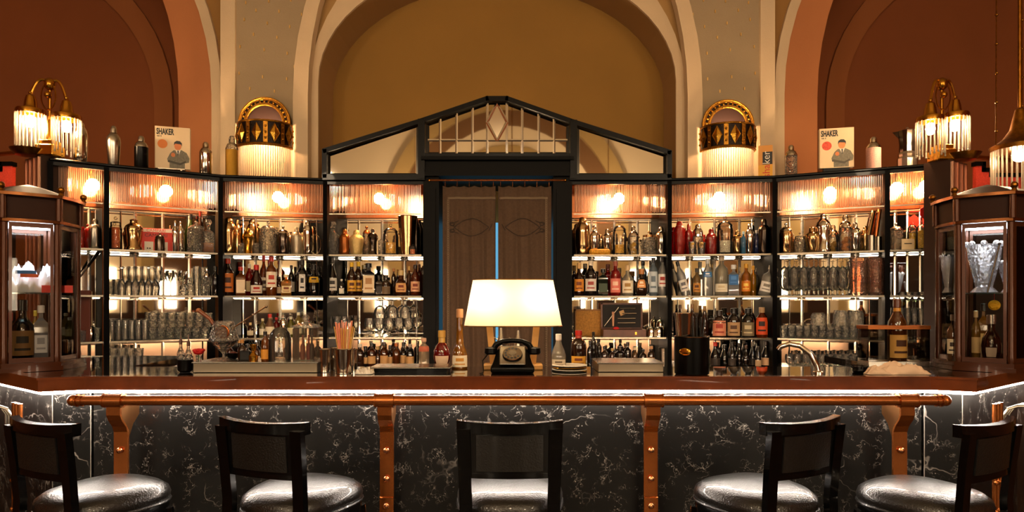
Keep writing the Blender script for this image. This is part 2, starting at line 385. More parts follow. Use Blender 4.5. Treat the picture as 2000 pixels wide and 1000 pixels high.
# doorway: jambs, lintel, dark lobby, window beyond
b = MB()
xl0, xl1, xr0, xr1 = WX(827, YD), WX(858, YD), WX(1080, YD), WX(1117, YD)
zl = WZ(347, YD)
for x0, x1 in ((xl0, xl1), (xr0, xr1)):
    b.box(x0, x1, YD-.02, YD+.35, 0, WZ(308, YD)); b.box(x0+.03, x1-.03, YD-.035, YD-.02, .1, zl-.1)
b.box(xl0, xr1, YD-.04, YD+.35, WZ(345, YD), WZ(309, YD)); b.box(xl0-.01, xr1+.01, YD-.09, YD, WZ(316, YD), WZ(309, YD)); b.box(xl0+.02, xr1-.02, YD-.065, YD, WZ(346, YD), WZ(339, YD))
struct(b.build('door_1', BLACKM, smooth=False))
b = MB(); b.box(xl0-.05, xl0, YD+.35, 6.55, 0, 2.7); b.box(xr1, xr1+.05, YD+.35, 6.55, 0, 2.7); b.box(xl0, xr1, YD+.35, 6.55, 2.62, 2.7)
struct(b.build('wall_lobby', BLACKM, smooth=False))
b = MB(); b.box(WX(863, 6.5), WX(1076, 6.5), 6.5, 6.52, .3, 2.3); struct(b.build('window_1', emis('evening_window', '#5fa4c8', .35), smooth=False))
YR = 5.68
t = thing('curtain_rod', (WX(971, YR), YR, WZ(352, YR)), 'slim brass curtain rod across the doorway under the pediment', 'curtain rod')
b = MB(); b.tube([(WX(839, YR)-t.location.x, 0, 0), (WX(1104, YR)-t.location.x, 0, 0)], .009); b.build('rod', COPPER, t)
for sx in (839, 1104):
    b = MB(); b.ball((WX(sx, YR)-t.location.x, 0, 0), .015); b.build('finial', BRASS, t)
CURT = mat('taupe_curtain', '#54402f', .95, noise=(.12, 60), bump=.3, bscale=300)
LACE = mat('lace', '#8c7a62', .9); THREAD = mat('embroidery_thread', '#33281f', .9)
def curtain(px0, px1, lab, side):
    x0, x1 = WX(px0, YR), WX(px1, YR); zt = WZ(363, YR); wd = x1-x0
    t = thing('curtain', ((x0+x1)/2, YR, .55), lab, 'curtain')
    def yy(x, z):
        g = .35+.65*min(1, (zt-z)/.8)
        return g*(.016*sin((x+wd/2)/wd*2*pi*3.2+side)+.007*sin((x+wd/2)/wd*2*pi*7.3+2+z*1.2))
    nx, nz = 70, 26; v = []; f = []
    for i in range(nz+1):
        for j in range(nx+1):
            x = -wd/2+wd*j/nx; z = .55+(zt-.55)*i/nz
            if i == nz: z -= .012*abs(sin(pi*j/nx*5))
            v.append((x, yy(x, z), z-.55))
    for i in range(nz):
        for j in range(nx): f.append((i*(nx+1)+j, i*(nx+1)+j+1, (i+1)*(nx+1)+j+1, (i+1)*(nx+1)+j))
    o = MB().add(v, f).build('fabric', CURT, t); so = o.modifiers.new('s', 'SOLIDIFY'); so.thickness = .003
    b = MB(); zz = WZ(387, YR)
    out = side  # lace runs along the top and the outer edge
    xs = [-wd/2+.045+(wd-.05)*k/44 for k in range(45)] if side < 0 else [-wd/2+.02+(wd-.06)*k/44 for k in range(45)]
    def loop(x, z, r=.008):
        b.tube([(x+r*cos(a), yy(x, z)-.006, z-.55+r*sin(a)) for a in [2*pi*q/8 for q in range(8)]], .0022, 5, closed=True)
    for x in xs: loop(x, zz)
    xe = -wd/2+.045 if side < 0 else wd/2-.045
    z = zz
    while z > .6: loop(xe, z); z -= .0155
    b.build('lace_trim', LACE, t)
    b = MB()
    def stroke(fn, n=24, r=.0035): b.tube([(fn(k/n)[0], yy(fn(k/n)[0], fn(k/n)[1])-.004, fn(k/n)[1]-.55) for k in range(n+1)], r, 5)
    zc = WZ(444, YR); s = -side
    cx0 = 0.02*side*-1
    stroke(lambda q: (cx0-.15+.3*q, zc+.075*sin(pi*q))); stroke(lambda q: (cx0-.15+.3*q, zc-.075*sin(pi*q)))
    ex = cx0+.15*side
    for sg in (1, -1):
        stroke(lambda q: (ex+side*.035*sin(q*5), zc+sg*(.01+.05*q)), 16)
        stroke(lambda q: (ex+side*(.02+.02*cos(q*6.28)), zc+sg*(.03+.015*sin(q*6.28))), 12)
    stroke(lambda q: (cx0-.15*side-.03*side*q, zc+.06*(q-.5)), 8)
    b.build('embroidery', THREAD, t)
    for k in range(5):
        x = -wd/2+.02+(wd-.04)*k/4; b = MB(); zr = WZ(352, YR)-.55
        b.tube([(x, .014*cos(a), zr+.014*sin(a)) for a in [2*pi*q/12 for q in range(12)]], .0022, 5, closed=True)
        b.tube([(x, 0, zr-.014), (x, yy(x, zt), zt-.55-.006)], .002, 5)
        b.build('ring', COPPER, t)
curtain(865, 968, 'left half of the taupe curtain in the doorway, lace edged and embroidered', -1)
curtain(973, 1077, 'right half of the taupe curtain in the doorway, lace edged and embroidered', 1)

# ---------------------------------------------------------------- curved back bar: one cabinet per bay
ZS = {1: 1.927, 2: 1.566, 3: 1.205, 0: .94}
BP = {}
COPPANEL = mat('copper_backing', '#c88c68', .1, 1)
POSTM = mat('cabinet_post', '#030202', .5, spec=.04)
EDGE = mat('steel_edge', '#8a8070', .25, 1)
LED = emis('shelf_light', '#ffe6c8', 5.0)
def bay(key, pa, pb, lab):
    A = Vector((WX(pa[0], pa[1]), pa[1])); B = Vector((WX(pb[0], pb[1]), pb[1])); u = (B-A); wd = u.length; u.normalize(); n = Vector((-u.y, u.x))
    BP[key] = (A, u, n, wd)
    t = thing('display_cabinet', (A.x, A.y, 0), lab, 'cabinet', 'bays of the curved back bar', math.atan2(u.y, u.x))
    zt = WZ(350, 5.7); D = .33
    b = MB(); b.box(0, wd, D, D+.03, 0, 2.28); nc = 4
    b.build('mirror_panel', MIRROR, t, smooth=False)
    b = MB()
    def rdg(x0, z0, x1, z1, h=.0025, w=.012):
        d = Vector((x1-x0, z1-z0)).normalized()*w; nx, nz = -d.y, d.x
        b.add([(x0+nx, D-.001, z0+nz), (x0-nx, D-.001, z0-nz), (x1-nx, D-.001, z1-nz), (x1+nx, D-.001, z1+nz), (x0, D-h, z0), (x1, D-h, z1)], [(0, 3, 5, 4), (1, 4, 5, 2)])
    for k in range(1, 2*nc):
        if k % 2 == 0 or k == 1 or k == 2*nc-1: rdg(wd*k/nc/2, .95, wd*k/nc/2, 2.28, w=.012 if k % 2 == 0 else .006)
    for z in (2.27, 1.90, 1.54, 1.175): rdg(.02, z, wd-.02, z)
    fixn(b.build('bevel_strips', mat('mirror_bevel', '#efe6d6', .12, 1), t, smooth=False))
    b = MB(); b.box(0, wd, D-.02, D+.02, 2.285, 2.56); b.box(0, wd, .0, D, 2.55, 2.56); b.build('light_backing', COPPANEL, t, smooth=False)
    b = MB(); b.box(-.01, wd+.01, -.03, D+.04, 2.562, zt+.005, bev=.008); b.box(-.01, wd+.01, -.015, .02, 2.535, 2.562); b.build('cornice', BLACK, t, smooth=False)
    b = MB(); b.box(.02, wd-.02, 0.012, .022, 2.275, 2.285); b.build('rail', EDGE, t, smooth=False)
    for x in ((0,) if key in 'ABC' else (wd,)) if key not in 'DE' else ((0,) if key == 'D' else (wd,)):
        b = MB(); b.box(x-.018, x+.018, -.02, D, .9, 2.56); b.build('post', POSTM, t, smooth=False)
    for z in (ZS[1], ZS[2], ZS[3]):
        b = MB(); b.box(.02, wd-.02, .015, D-.01, z-.012, z); sh = b.build('glass_shelf', SHELFG, t, smooth=False)
        b = MB(); b.box(.02, wd-.02, .008, .0149, z-.013, z+.001); b.build('edge', EDGE, sh, smooth=False)
        b = MB()
        for k in range(nc): b.box(wd*(k+.14)/nc, wd*(k+.8)/nc, D-.03, D-.02, z-.020, z-.017)
        b.build('light_strip', LED, sh, smooth=False)
    b = MB(); b.box(0, wd, -.04, D, .9, .939); b.box(0, wd, 0, D, 0, .9); b.build('base_unit', mat('dark_worktop', '#1c1612', .12, coat=.6), t, smooth=False)
    # lamp behind the fringe
    nb = [.5] if key not in 'AH' else [.2, .75]
    for q in nb:
        s = MB(); s.ball((wd*q+.01, .15, 2.435), .05, 14); bl = s.build('lamp_globe', emis('fringe_globe', '#ffc48a', 60), t)
        s = MB(); s.lathe([(.03, 0), (.034, .02), (.02, .045), (.012, .07)], 12, (wd*q+.01, .15, 2.482)); s.build('lamp_holder', BRASS, bl)
    n_r = int(wd/.0138); r0 = None; rr = random.Random(key)
    for k in range(n_r):
        x = .025+(wd-.05)*(k+.5)/n_r
        if r0 is None:
            b = MB(); b.tube([(0, 0, 0), (0, 0, -.262)], .0042, 6); r0 = b.build('glass_rod', RODG, t); r0.location = (x, .03, 2.553); o = r0
        else:
            o = r0.copy(); C.objects.link(o); o.parent = t; o.location = (x, .03+rr.uniform(-.004, .012), 2.553)
        o.scale = (1, 1, rr.uniform(.93, 1.0))
    return t
LP = [(98, 4.885), (208, 5.10), (432, 5.54), (636, 5.7), (827, 5.7)]
RP = [(1117, 5.7), (1307, 5.7), (1512, 5.58), (1733, 5.22), (1838, 5.07)]
NAMES = {'A': 'leftmost bay', 'B': 'second bay from left', 'C': 'third bay from left', 'D': 'bay just left of curtain',
         'E': 'bay just right of curtain', 'F': 'third bay from right', 'G': 'second bay from right', 'H': 'rightmost bay'}
LB = {'A': 'narrow leftmost mirrored bay of the curved back bar, behind the glass vitrine',
      'B': 'mirrored back bar bay holding the red poster, upturned stemware and tumblers',
      'C': 'mirrored back bar bay with gold shakers above red and amber liqueur bottles',
      'D': 'mirrored back bar bay adjoining the curtained doorway on its left',
      'E': 'mirrored back bar bay with the wooden tool case, right of the curtain',
      'F': 'mirrored back bar bay with red shakers and clear and orange bottles',
      'G': 'mirrored back bar bay with rows of stemware, pink vases and tumblers',
      'H': 'narrow rightmost mirrored bay with yellow jars, behind the right vitrine'}
for k, a, c in (('A', 0, 1), ('B', 1, 2), ('C', 2, 3), ('D', 3, 4)): bay(k, LP[a], LP[c], LB[k])
for k, a, c in (('E', 0, 1), ('F', 1, 2), ('G', 2, 3), ('H', 3, 4)): bay(k, RP[a], RP[c], LB[k])
def bpos(key, px, d):
    A, u, n, wd = BP[key]; k = (px-1000)/F; o = A+n*d
    t = (k*o.y-o.x)/(u.x-k*u.y); p = o+u*t; return p

# ---------------------------------------------------------------- bar counter
def mx(p): return (-p[0]-.045, p[1])
R1, R2, R3, R4 = (2.045, 3.2), (2.218, 3.127), (2.90, 3.64), (3.45, 4.2)
path = [mx(R4), mx(R3), mx(R2), mx(R1), R1, R2, R3, R4]
def offs(pts, d):
    """offset an open plan path to the back of its run"""
    out = []
    for i, p in enumerate(pts):
        p = Vector(p); ns = []
        for a, c in ((i-1, i), (i, i+1)):
            if 0 <= a and c < len(pts):
                t = (Vector(pts[c])-Vector(pts[a])).normalized(); ns.append(Vector((-t.y, t.x)))
        m = sum(ns, Vector((0, 0))).normalized(); out.append(tuple(p+m*(d/max(.3, m.dot(ns[0])))))
    return out
def ribbon(b, pts, d0, d1, z0, z1):
    A = offs(pts, d0); B = offs(pts, d1); n = len(A); v = []
    for z in (z0, z1): v += [(x, y, z) for x, y in A]+[(x, y, z) for x, y in B]
    f = []
    for i in range(n-1):
        f += [(i, i+1, 2*n+i+1, 2*n+i), (n+i+1, n+i, 3*n+i, 3*n+i+1), (2*n+i, 2*n+i+1, 3*n+i+1, 3*n+i), (i+1, i, n+i, n+i+1)]
    f += [(0, 2*n, 3*n, n), (n-1, 2*n-1, 4*n-1, 3*n-1)]
    return b.add(v, f)
bar = thing('bar_counter', (0, 3.2, 0), 'long bar with mahogany edge, lit black marble front and dark polished top', 'bar')
def subb(b): b.v = [(x, y-3.2, z) for x, y, z in b.v]; return b
b = MB(); ins = offs(path, .03)
poly = list(ins)+[(3.45, 4.45), (2.12, 4.45), (2.12, 3.7), (-2.165, 3.7), (-2.165, 4.45), (-3.495, 4.45)]
b.slab(poly, 1.105, 1.148); fixn(subb(b).build('worktop', mat('polished_black_top', '#17120e', .06, coat=1, noise=(.3, 8)), bar, smooth=False))
MAHOG = mat('mahogany', '#643012', .22, coat=.8, noise=(.3, 7))
b = MB(); ribbon(b, path, 0, .045, 1.083, 1.15); ribbon(b, path, -.006, 0.0, 1.139, 1.15); fixn(subb(b).build('wooden_edge', MAHOG, bar, smooth=False))
b = MB(); ribbon(b, path, .022, .04, 1.066, 1.082); fixn(subb(b).build('led_strip', emis('led', '#fff0e0', 40), bar, smooth=False))
# marble: black with pale veins and flecks
m = mat('black_marble', '#0c0b0a', .28, coat=0, spec=.3); nt = m.node_tree; N = nt.nodes; L = nt.links; bs = N['Principled BSDF']
tc = N.new('ShaderNodeTexCoord'); nz = N.new('ShaderNodeTexNoise'); nz.inputs['Scale'].default_value = 2; nz.inputs['Detail'].default_value = 8
mxv = N.new('ShaderNodeMix'); mxv.data_type = 'VECTOR'; mxv.inputs[0].default_value = .3
L.new(tc.outputs['Object'], nz.inputs['Vector']); L.new(tc.outputs['Object'], mxv.inputs[4]); L.new(nz.outputs['Color'], mxv.inputs[5])
def mth(op, a, c):
    q = N.new('ShaderNodeMath'); q.operation = op
    for i, s in enumerate((a, c)):
        if isinstance(s, (int, float)): q.inputs[i].default_value = s
        else: L.new(s, q.inputs[i])
    return q.outputs[0]
def vein(scale, lo, hi, src):
    v = N.new('ShaderNodeTexVoronoi'); v.feature = 'DISTANCE_TO_EDGE'; v.inputs['Scale'].default_value = scale
    L.new(src, v.inputs['Vector']); r = N.new('ShaderNodeMapRange'); r.inputs[1].default_value = lo; r.inputs[2].default_value = hi; r.inputs[3].default_value = 1; r.inputs[4].default_value = 0
    L.new(v.outputs['Distance'], r.inputs[0]); return r.outputs[0]

def crack(scale, wd_, det=5):
    q = N.new('ShaderNodeTexNoise'); q.inputs['Scale'].default_value = scale; q.inputs['Detail'].default_value = det; L.new(tc.outputs['Object'], q.inputs['Vector'])
    a = N.new('ShaderNodeMath'); a.operation = 'SUBTRACT'; a.inputs[1].default_value = .5; L.new(q.outputs['Fac'], a.inputs[0])
    c = N.new('ShaderNodeMath'); c.operation = 'ABSOLUTE'; L.new(a.outputs[0], c.inputs[0])
    r = N.new('ShaderNodeMapRange'); r.inputs[1].default_value = 0; r.inputs[2].default_value = wd_; r.inputs[3].default_value = 1; r.inputs[4].default_value = 0; L.new(c.outputs[0], r.inputs[0]); return r.outputs[0]
v1 = crack(1.5, .004); v2 = mth('MAXIMUM', crack(11, .01), crack(24, .016, 2))
msk = N.new('ShaderNodeTexNoise'); msk.inputs['Scale'].default_value = 2.3; L.new(tc.outputs['Object'], msk.inputs['Vector'])
mr = N.new('ShaderNodeMapRange'); mr.inputs[1].default_value = .5; mr.inputs[2].default_value = .68; L.new(msk.outputs['Fac'], mr.inputs[0])
fl = N.new('ShaderNodeTexVoronoi'); fl.inputs['Scale'].default_value = 62; L.new(tc.outputs['Object'], fl.inputs['Vector'])
fr = N.new('ShaderNodeMapRange'); fr.inputs[1].default_value = .06; fr.inputs[2].default_value = .22; fr.inputs[3].default_value = 1; fr.inputs[4].default_value = 0; L.new(fl.outputs['Distance'], fr.inputs[0])
n3 = N.new('ShaderNodeTexNoise'); n3.inputs['Scale'].default_value = 14; L.new(tc.outputs['Object'], n3.inputs['Vector'])
m3 = N.new('ShaderNodeMapRange'); m3.inputs[1].default_value = .5; m3.inputs[2].default_value = .62; L.new(n3.outputs['Fac'], m3.inputs[0])
tot = mth('ADD', mth('MULTIPLY', v1, mth('MULTIPLY', mr.outputs[0], .6)), mth('ADD', mth('MULTIPLY', mth('MULTIPLY', v2, .3), m3.outputs[0]), mth('MULTIPLY', fr.outputs[0], mth('MULTIPLY', m3.outputs[0], .6))))
cl = N.new('ShaderNodeClamp'); L.new(tot, cl.inputs[0])
mc = N.new('ShaderNodeMix'); mc.data_type = 'RGBA'; mc.inputs[6].default_value = (.008, .0075, .007, 1); mc.inputs[7].default_value = (.55, .5, .44, 1)
L.new(cl.outputs[0], mc.inputs[0]); L.new(mc.outputs[2], bs.inputs['Base Color'])
MARBLE = m
b = MB(); ribbon(b, path[3:5], .075, .11, 0, 1.083); fixn(subb(b).build('marble_front', MARBLE, bar, smooth=False))
for seg in (path[0:2], path[1:3], path[2:4], path[4:6], path[5:7], path[6:8]):
    b = MB(); P = offs(path, .075); Q = offs(path, .11); i = path.index(seg[0])
    a0, a1, c0, c1 = Vector(P[i]), Vector(P[i+1]), Vector(Q[i]), Vector(Q[i+1]); e = (a1-a0).normalized()*.0003
    b.slab([tuple(a0+e), tuple(a1-e), tuple(c1-e), tuple(c0+e)], 0, 1.083); fixn(subb(b).build('marble_panel', MARBLE, bar, smooth=False))
for p in offs(path, .0745)[2:6]:
    b = MB(); b.box(p[0]-.0015, p[0]+.0015, p[1]-.0015, p[1]+.003, 0, 1.083); subb(b).build('panel_joint', mat('pale_joint', '#8a857c', .5), bar, smooth=False)
b = MB(); ribbon(b, path, .111, .14, 0, 1.09); fixn(subb(b).build('carcass', BLACKM, bar, smooth=False))
b = MB(); b.box(-2.0, 1.9, 3.66-3.2, 3.68-3.2, 1.09, 1.1); b.build('added_fill_strip', emis('added_fill_strip', '#ffe4c4', 45), bar, smooth=False)  # added strip on the staff side, brightens bottle fronts and lower mirrors
b = MB(); b.box(-2.1, 2.0, .2, .40, .2, 1.08); b.build('staff_side_shelving', mat('pale_bounce_paint', '#a88870', .5), bar, smooth=False)  # unseen side of the bar, coloured pale to bounce light into the lower mirrors
# rail with brackets
RY, RZ = 3.1, 1.047
rail = thing('bar_rail', (0, RY, RZ), 'long copper arm rail on riveted brackets along the bar front', 'rail')
b = MB(); x0, x1 = WX(148, RY), WX(1841, RY); b.tube([(x0, 0, 0), (x1, 0, 0)], .0235, 18); b.build('rail_tube', COPPER, rail)
for x, s in ((x0, -1), (x1, 1)):
    b = MB(); b.ball((x+s*.012, 0, 0), .027, 14); b.tube([(x-s*.035, 0, 0), (x-s*.02, 0, 0)], .028, 16); b.tube([(x-s*.012, 0, 0), (x-s*.006, 0, 0)], .03, 16); b.build('end_knob', COPPER, rail)
for px in (222, 751, 1276, 1772):
    x = WX(px, RY)
    b = MB(); b.tube([(x-.042, 0, 0), (x+.042, 0, 0)], .031, 18)
    for s in (-1, 1): b.tube([(x+s*.042-.004, 0, 0), (x+s*.042+.004, 0, 0)], .034, 18)
    b.build('collar', COPPER, rail)
    P = [(-.005, -.02), (-.005, -.07), (.008, -.095), (.04, -.13), (.055, -.16), (.055, -.47), (.048, -.475), (.048, -.95)]
    b = MB(); hw = .033; v = []; th = .013
    for yy_, zz_ in P: v += [(x-hw, yy_, zz_), (x+hw, yy_, zz_), (x+hw, yy_+th, zz_), (x-hw, yy_+th, zz_)]
    f = [(0, 1, 2, 3), (4*len(P)-1, 4*len(P)-2, 4*len(P)-3, 4*len(P)-4)]
    for i in range(len(P)-1):
        for j in range(4): f.append((4*i+j, 4*i+(j+1) % 4, 4*i+4+(j+1) % 4, 4*i+4+j))
    b.add(v, f); bk = fixn(b.build('bracket', COPPER, rail, smooth=False))
    b = MB(); 
    pl = [(.0, -.03), (.172, -.03), (.172, -.09), (.12, -.13), (.085, -.19), (.085, -.95), (.06, -.95), (.068, -.16), (.05, -.125), (.015, -.09)]
    n = len(pl); sx = -1 if px > 1000 else 1
    xx = x+hw*.55*sx
    b.add([(xx-.006, y, z) for y, z in pl]+[(xx+.006, y, z) for y, z in pl], [tuple(range(n)), tuple(range(2*n-1, n-1, -1))]+[(j, (j+1) % n, (j+1) % n+n, j+n) for j in range(n)])
    fixn(b.build('side_plate', mat('pale_copper', '#d89a62', .3, 1), bk, smooth=False))
    for z in (-.247, -.384, -.514):
        b = MB(); b.ball((x, .046, z), .0155, 12, sy=.8); b.build('rivet', mat('rivet_copper', '#e8a070', .2, 1), bk)
# ---------------------------------------------------------------- glass vitrines on the bar ends
def hexv(c, s, ang0): return [(c[0]+s*cos(ang0+k*pi/3), c[1]+s*sin(ang0+k*pi/3)) for k in range(6)]
def vitrine(cx, cyy, ang0, lab):
    s = .225; zb, zt = 1.15, 2.075; t = thing('display_vitrine', (cx, cyy, zb), lab, 'display case', None)
    H = zt-zb; P = hexv((0, 0), s, ang0)
    def hx(r, z0, z1, bulge=0):
        b = MB(); V = []
        for z, rr in ((z0, r), (z1, r)):
            Q = hexv((0, 0), rr, ang0)
            for k in range(6):
                a, c = Vector(Q[k]), Vector(Q[(k+1) % 6]); m_ = (a+c)/2; o = m_.normalized()
                for j in range(6):
                    q = j/6; p = a+(c-a)*q+o*bulge*4*q*(1-q); V.append((p.x, p.y, z))
        n = 36; f = [tuple(range(n-1, -1, -1)), tuple(range(n, 2*n))]+[(j, (j+1) % n, n+(j+1) % n, n+j) for j in range(n)]
        b.add(V, f); return b
    b = hx(s+.045, 0, .022, .012); b2 = hx(s+.03, .022, .045, .012); b.add(b2.v, b2.f); b.build('base', BRONZE, t, angle=30)
    for z0, r in ((H-.145, s+.02), (H-.01, s+.04)):
        b = hx(r, z0, z0+.016, .012); b.build('moulding', mat('bronze_moulding', '#6a4020', .25, .9), t, angle=30)
    b = hx(s+.008, H-.129, H-.01, .006); b.build('frieze', mat('frieze_brown', '#2e160a', .6, spec=.15), t, angle=30)
    # low roof
    b = MB(); q = hexv((0, 0), s+.035, ang0); q2 = hexv((0, 0), .1, ang0)
    V = [(x, y, H+.006) for x, y in q]+[(x, y, H+.058) for x, y in q2]+[(0, 0, H+.082)]
    b.add(V, [(j, (j+1) % 6, 6+(j+1) % 6, 6+j) for j in range(6)]+[(6+j, 6+(j+1) % 6, 12) for j in range(6)]+[tuple(range(5, -1, -1))])
    b.build('roof', mat('bronze_roof', '#4a3020', .4, .5), t, smooth=False)
    for k in range(6):
        x, y = P[k]; b = MB(); b.lathe([(.017, .045), (.019, .07), (.016, .09), (.016, H-.15), (.02, H-.145)], 12, (x, y, 0)); b.build('post', BRONZE, t)
        b = MB(); b.lathe([(.017, H-.13), (.017, H-.012)], 12, (x*1.06, y*1.06, 0)); b.build('frieze_post', BRONZE, t)
        b = MB(); b.lathe([(.016, 0), (.01, .012), (.012, .018)], 12, (x*1.13, y*1.13, H+.006)); b.ball((x*1.13, y*1.13, H+.036), .018); b.build('finial', BRASSD, t)
        a, c = Vector(P[k]), Vector(P[(k+1) % 6]); e = (c-a).normalized(); n = Vector((e.y, -e.x))
        a2, c2 = a+e*.017, c-e*.017
        b = MB(); b.slab([tuple(a2+n*.002), tuple(c2+n*.002), tuple(c2-n*.002), tuple(a2-n*.002)], .06, H-.15); b.build('glass_pane', PANE, t, smooth=False)
        b = MB()
        for (p0, p1, z0, z1) in ((a2, c2, .046, .07), (a2, c2, H-.17, H-.146), (a2, a2+e*.014, .07, H-.17), (c2-e*.014, c2, .07, H-.17)):
            b.slab([tuple(p0+n*.007), tuple(p1+n*.007), tuple(p1-n*.007), tuple(p0-n*.007)], z0, z1)
        fixn(b.build('pane_frame', BRONZE, t, smooth=False))
    b = MB(); q = hexv((0, 0), s-.015, ang0); b.slab(q, .405, .413); b.build('glass_shelf', SHELFG, t, smooth=False)
    b = MB(); b.slab(hexv((0, 0), .16, ang0), H-.153, H-.147); b.build('ceiling_light', emis('vitrine_light', '#f4f6ff', 9), t, smooth=False)
    return t
VR = (2.607, 3.595); VL = (-2.652, 3.595)
vitrine(*VR, radians(200), 'bronze framed glass vitrine with shallow roof on the right bar end')
vitrine(*VL, radians(-20), 'bronze framed glass vitrine with shallow roof on the left bar end')

# ---------------------------------------------------------------- brass lamps on the corner pillars
def fringe(parent, c, r, z0, z1, n, m, sy=1, a0=0, a1=2*pi, rr=.004):
    r0 = None
    for k in range(n):
        a = a0+(a1-a0)*(k+.5)/n; p = (c[0]+r*cos(a), c[1]+r*sin(a)*sy, z0)
        if r0 is None:
            b = MB(); b.tube([(0, 0, 0), (0, 0, z1-z0)], rr, 6); b.ball((0, 0, z1-z0), rr*1.3, 6); o = r0 = b.build('glass_rod', m, parent)
        else: o = r0.copy(); C.objects.link(o); o.parent = parent
        o.location = p; o.scale = (1, 1, 1+.05*sin(k*2.3))
def bell_lamp(parent, c, zt, hshade, r):
    """bell cap with a ring of glass rods and a glowing bulb; zt = top of the bell"""
    b = MB(); b.lathe([(.008, .012), (.014, 0), (.03, -.012), (.04, -.05), (.045, -.09), (.05, -.1)], 20, (c[0], c[1], zt)); b.lathe([(.05, -.1), (r, -.112), (r+.004, -.125), (r+.002, -.15), (r-.004, -.15), (r-.004, -.12), (.045, -.108)], 24, (c[0], c[1], zt))
    cap = b.build('bell_cap', BRASS, parent)
    b = MB(); b.ball((c[0], c[1], zt-.2), .033, 12, sz=1.4); b.build('bulb', emis('lamp_bulb', '#ffd9a8', 140), cap)
    fringe(cap, c, r, zt-.145, zt-.145-hshade, 22, RODW, rr=.0062)
def pillar_lamp(side, px, ptop, shades, lab, plab, Y=4.86):
    x = WX(px, Y); 
    # pillar: dark front and striped side
    zt = WZ(ptop, Y)
    t = thing('corner_pillar', (x, Y, 0), plab, 'pillar', None, radians(35)*side)
    b = MB(); b.box(-.0, .30, -.02, .16, 0, zt) if side > 0 else b.box(-.30, .0, -.02, .16, 0, zt)
    b.build('shaft', mat('pillar_wood', '#2c1a10', .35, coat=.3, noise=(.2, 8)), t, smooth=False)
    b = MB()
    for q in (.04, .12, .2, .27): b.box(side*q-.007, side*q+.007, -.03, -.02, .3, zt-.01)
    b.build('metal_stripe', mat('rose_metal', '#d8a080', .3, 1), t, smooth=False)
    b = MB()
    for q in (.08, .16, .235): b.box(side*q-.03, side*q+.03, -.024, -.0201, .3, zt-.012)
    b.build('rose_panel', mat('rose_panel', '#8a5440', .35, .5), t, smooth=False)
    l = thing('pillar_lamp', (x, Y+.06, zt), lab, 'lamp')
    b = MB(); b.box(-.07, .07, -.07, .07, 0, .085, bev=.008); b.box(-.055, .055, -.055, .055, .085, .12, bev=.006); b.build('base_block', GOLD, l, smooth=False)
    b = MB(); b.lathe([(.02, 0), (.09, .012), (.12, .05), (.125, .06)], 20, (side*.13, -.03, -.01)); b.build('bowl', BRASSD, l)
    b = MB(); b.tube([(side*.1, -.02, .03), (side*.32, .06, .045), (side*1.2, .5, .09)], .016); b.build('arm_tube', BRASS, l)
    hz = WZ(150, Y)-zt
    b = MB(); b.tube([(0, 0, .1), (0, 0, hz-.06)], .011); b.lathe([(.02, .12), (.024, .14), (.016, .17), (.02, .26), (.013, .28)], 12); b.build('pole', BRASS, l)
    b = MB()
    b.tube([(.055*cos(a), -.015, hz-.13+.10*sin(a)) for a in [2*pi*k/20 for k in range(20)]], .006, 6, closed=True)
    b.ball((0, 0, hz-.035), .04, 14, sz=1.2); b.ball((0, -.02, hz-.12), .026, 12); b.tube([(0, 0, hz-.24), (0, 0, hz)], .01); 
    b.build('ornament', BRASS, l)
    for sx, sy_, top, hh in shades:
        cx = WX(sx, Y)-x; z = WZ(top, Y)-zt
        b = MB(); pts = []
        for k in range(13):
            q = k/12; pts.append((cx*(q**.7), sy_*q, hz-.02+.025*sin(pi*q*1.2)-(hz-.02-z-.012)*(q**2.2)))
        b.tube(pts, .011, 8); b.ball((cx, sy_, z+.012), .015); b.build('arm', BRASS, l)
        bell_lamp(l, (cx, sy_), z, hh, .093)
pillar_lamp(-1, 86, 303, ((54, -.03, 182, .255), (114, .03, 188, .255)), 'brass two armed lamp with glass rod shades on left corner pillar', 'dark corner pillar with rose metal stripes behind the left vitrine')
pillar_lamp(1, 1850, 312, ((1822, -.03, 197, .25), (1881, .03, 186, .25)), 'brass two armed lamp with glass rod shades on right corner pillar', 'dark corner pillar with rose metal stripes behind the right vitrine')
# pendant at the far right
Yp = 4.5; xp = WX(1992, Yp)
t = thing('fringed_pendant', (xp, Yp, WZ(285, Yp)), 'large brass pendant with glass rod fringe hanging at the right picture edge', 'lamp')
b = MB(); b.lathe([(.17, -.03), (.175, 0), (.15, .012), (.1, .05), (.06, .11), (.04, .2), (.028, .25), (.015, .26)], 28); b.build('dome', BRASSD, t)
b = MB(); b.tube([(0, 0, .25), (0, 0, 3.0)], .012); b.build('stem', BRASSD, t)
b = MB(); b.ball((0, 0, -.06), .05, 14); b.build('bulb', emis('pendant_bulb', '#ffdcb0', 30), t)
fringe(t, (0, 0), .16, -.03, -.36, 34, RODW, rr=.006)
for k in range(3):
    a = pi+k*2*pi/3; b = MB(); b.tube([(.165*cos(a), .1*sin(a), .0), (.16*cos(a), .1*sin(a), 1.6), (.13*cos(a), .1*sin(a), 3.0)], .004, 6)
    for j in range(14): b.ball((.16*cos(a), .1*sin(a), .1+.2*j), .011, 8)
    b.build('chain', BRASSD, t)
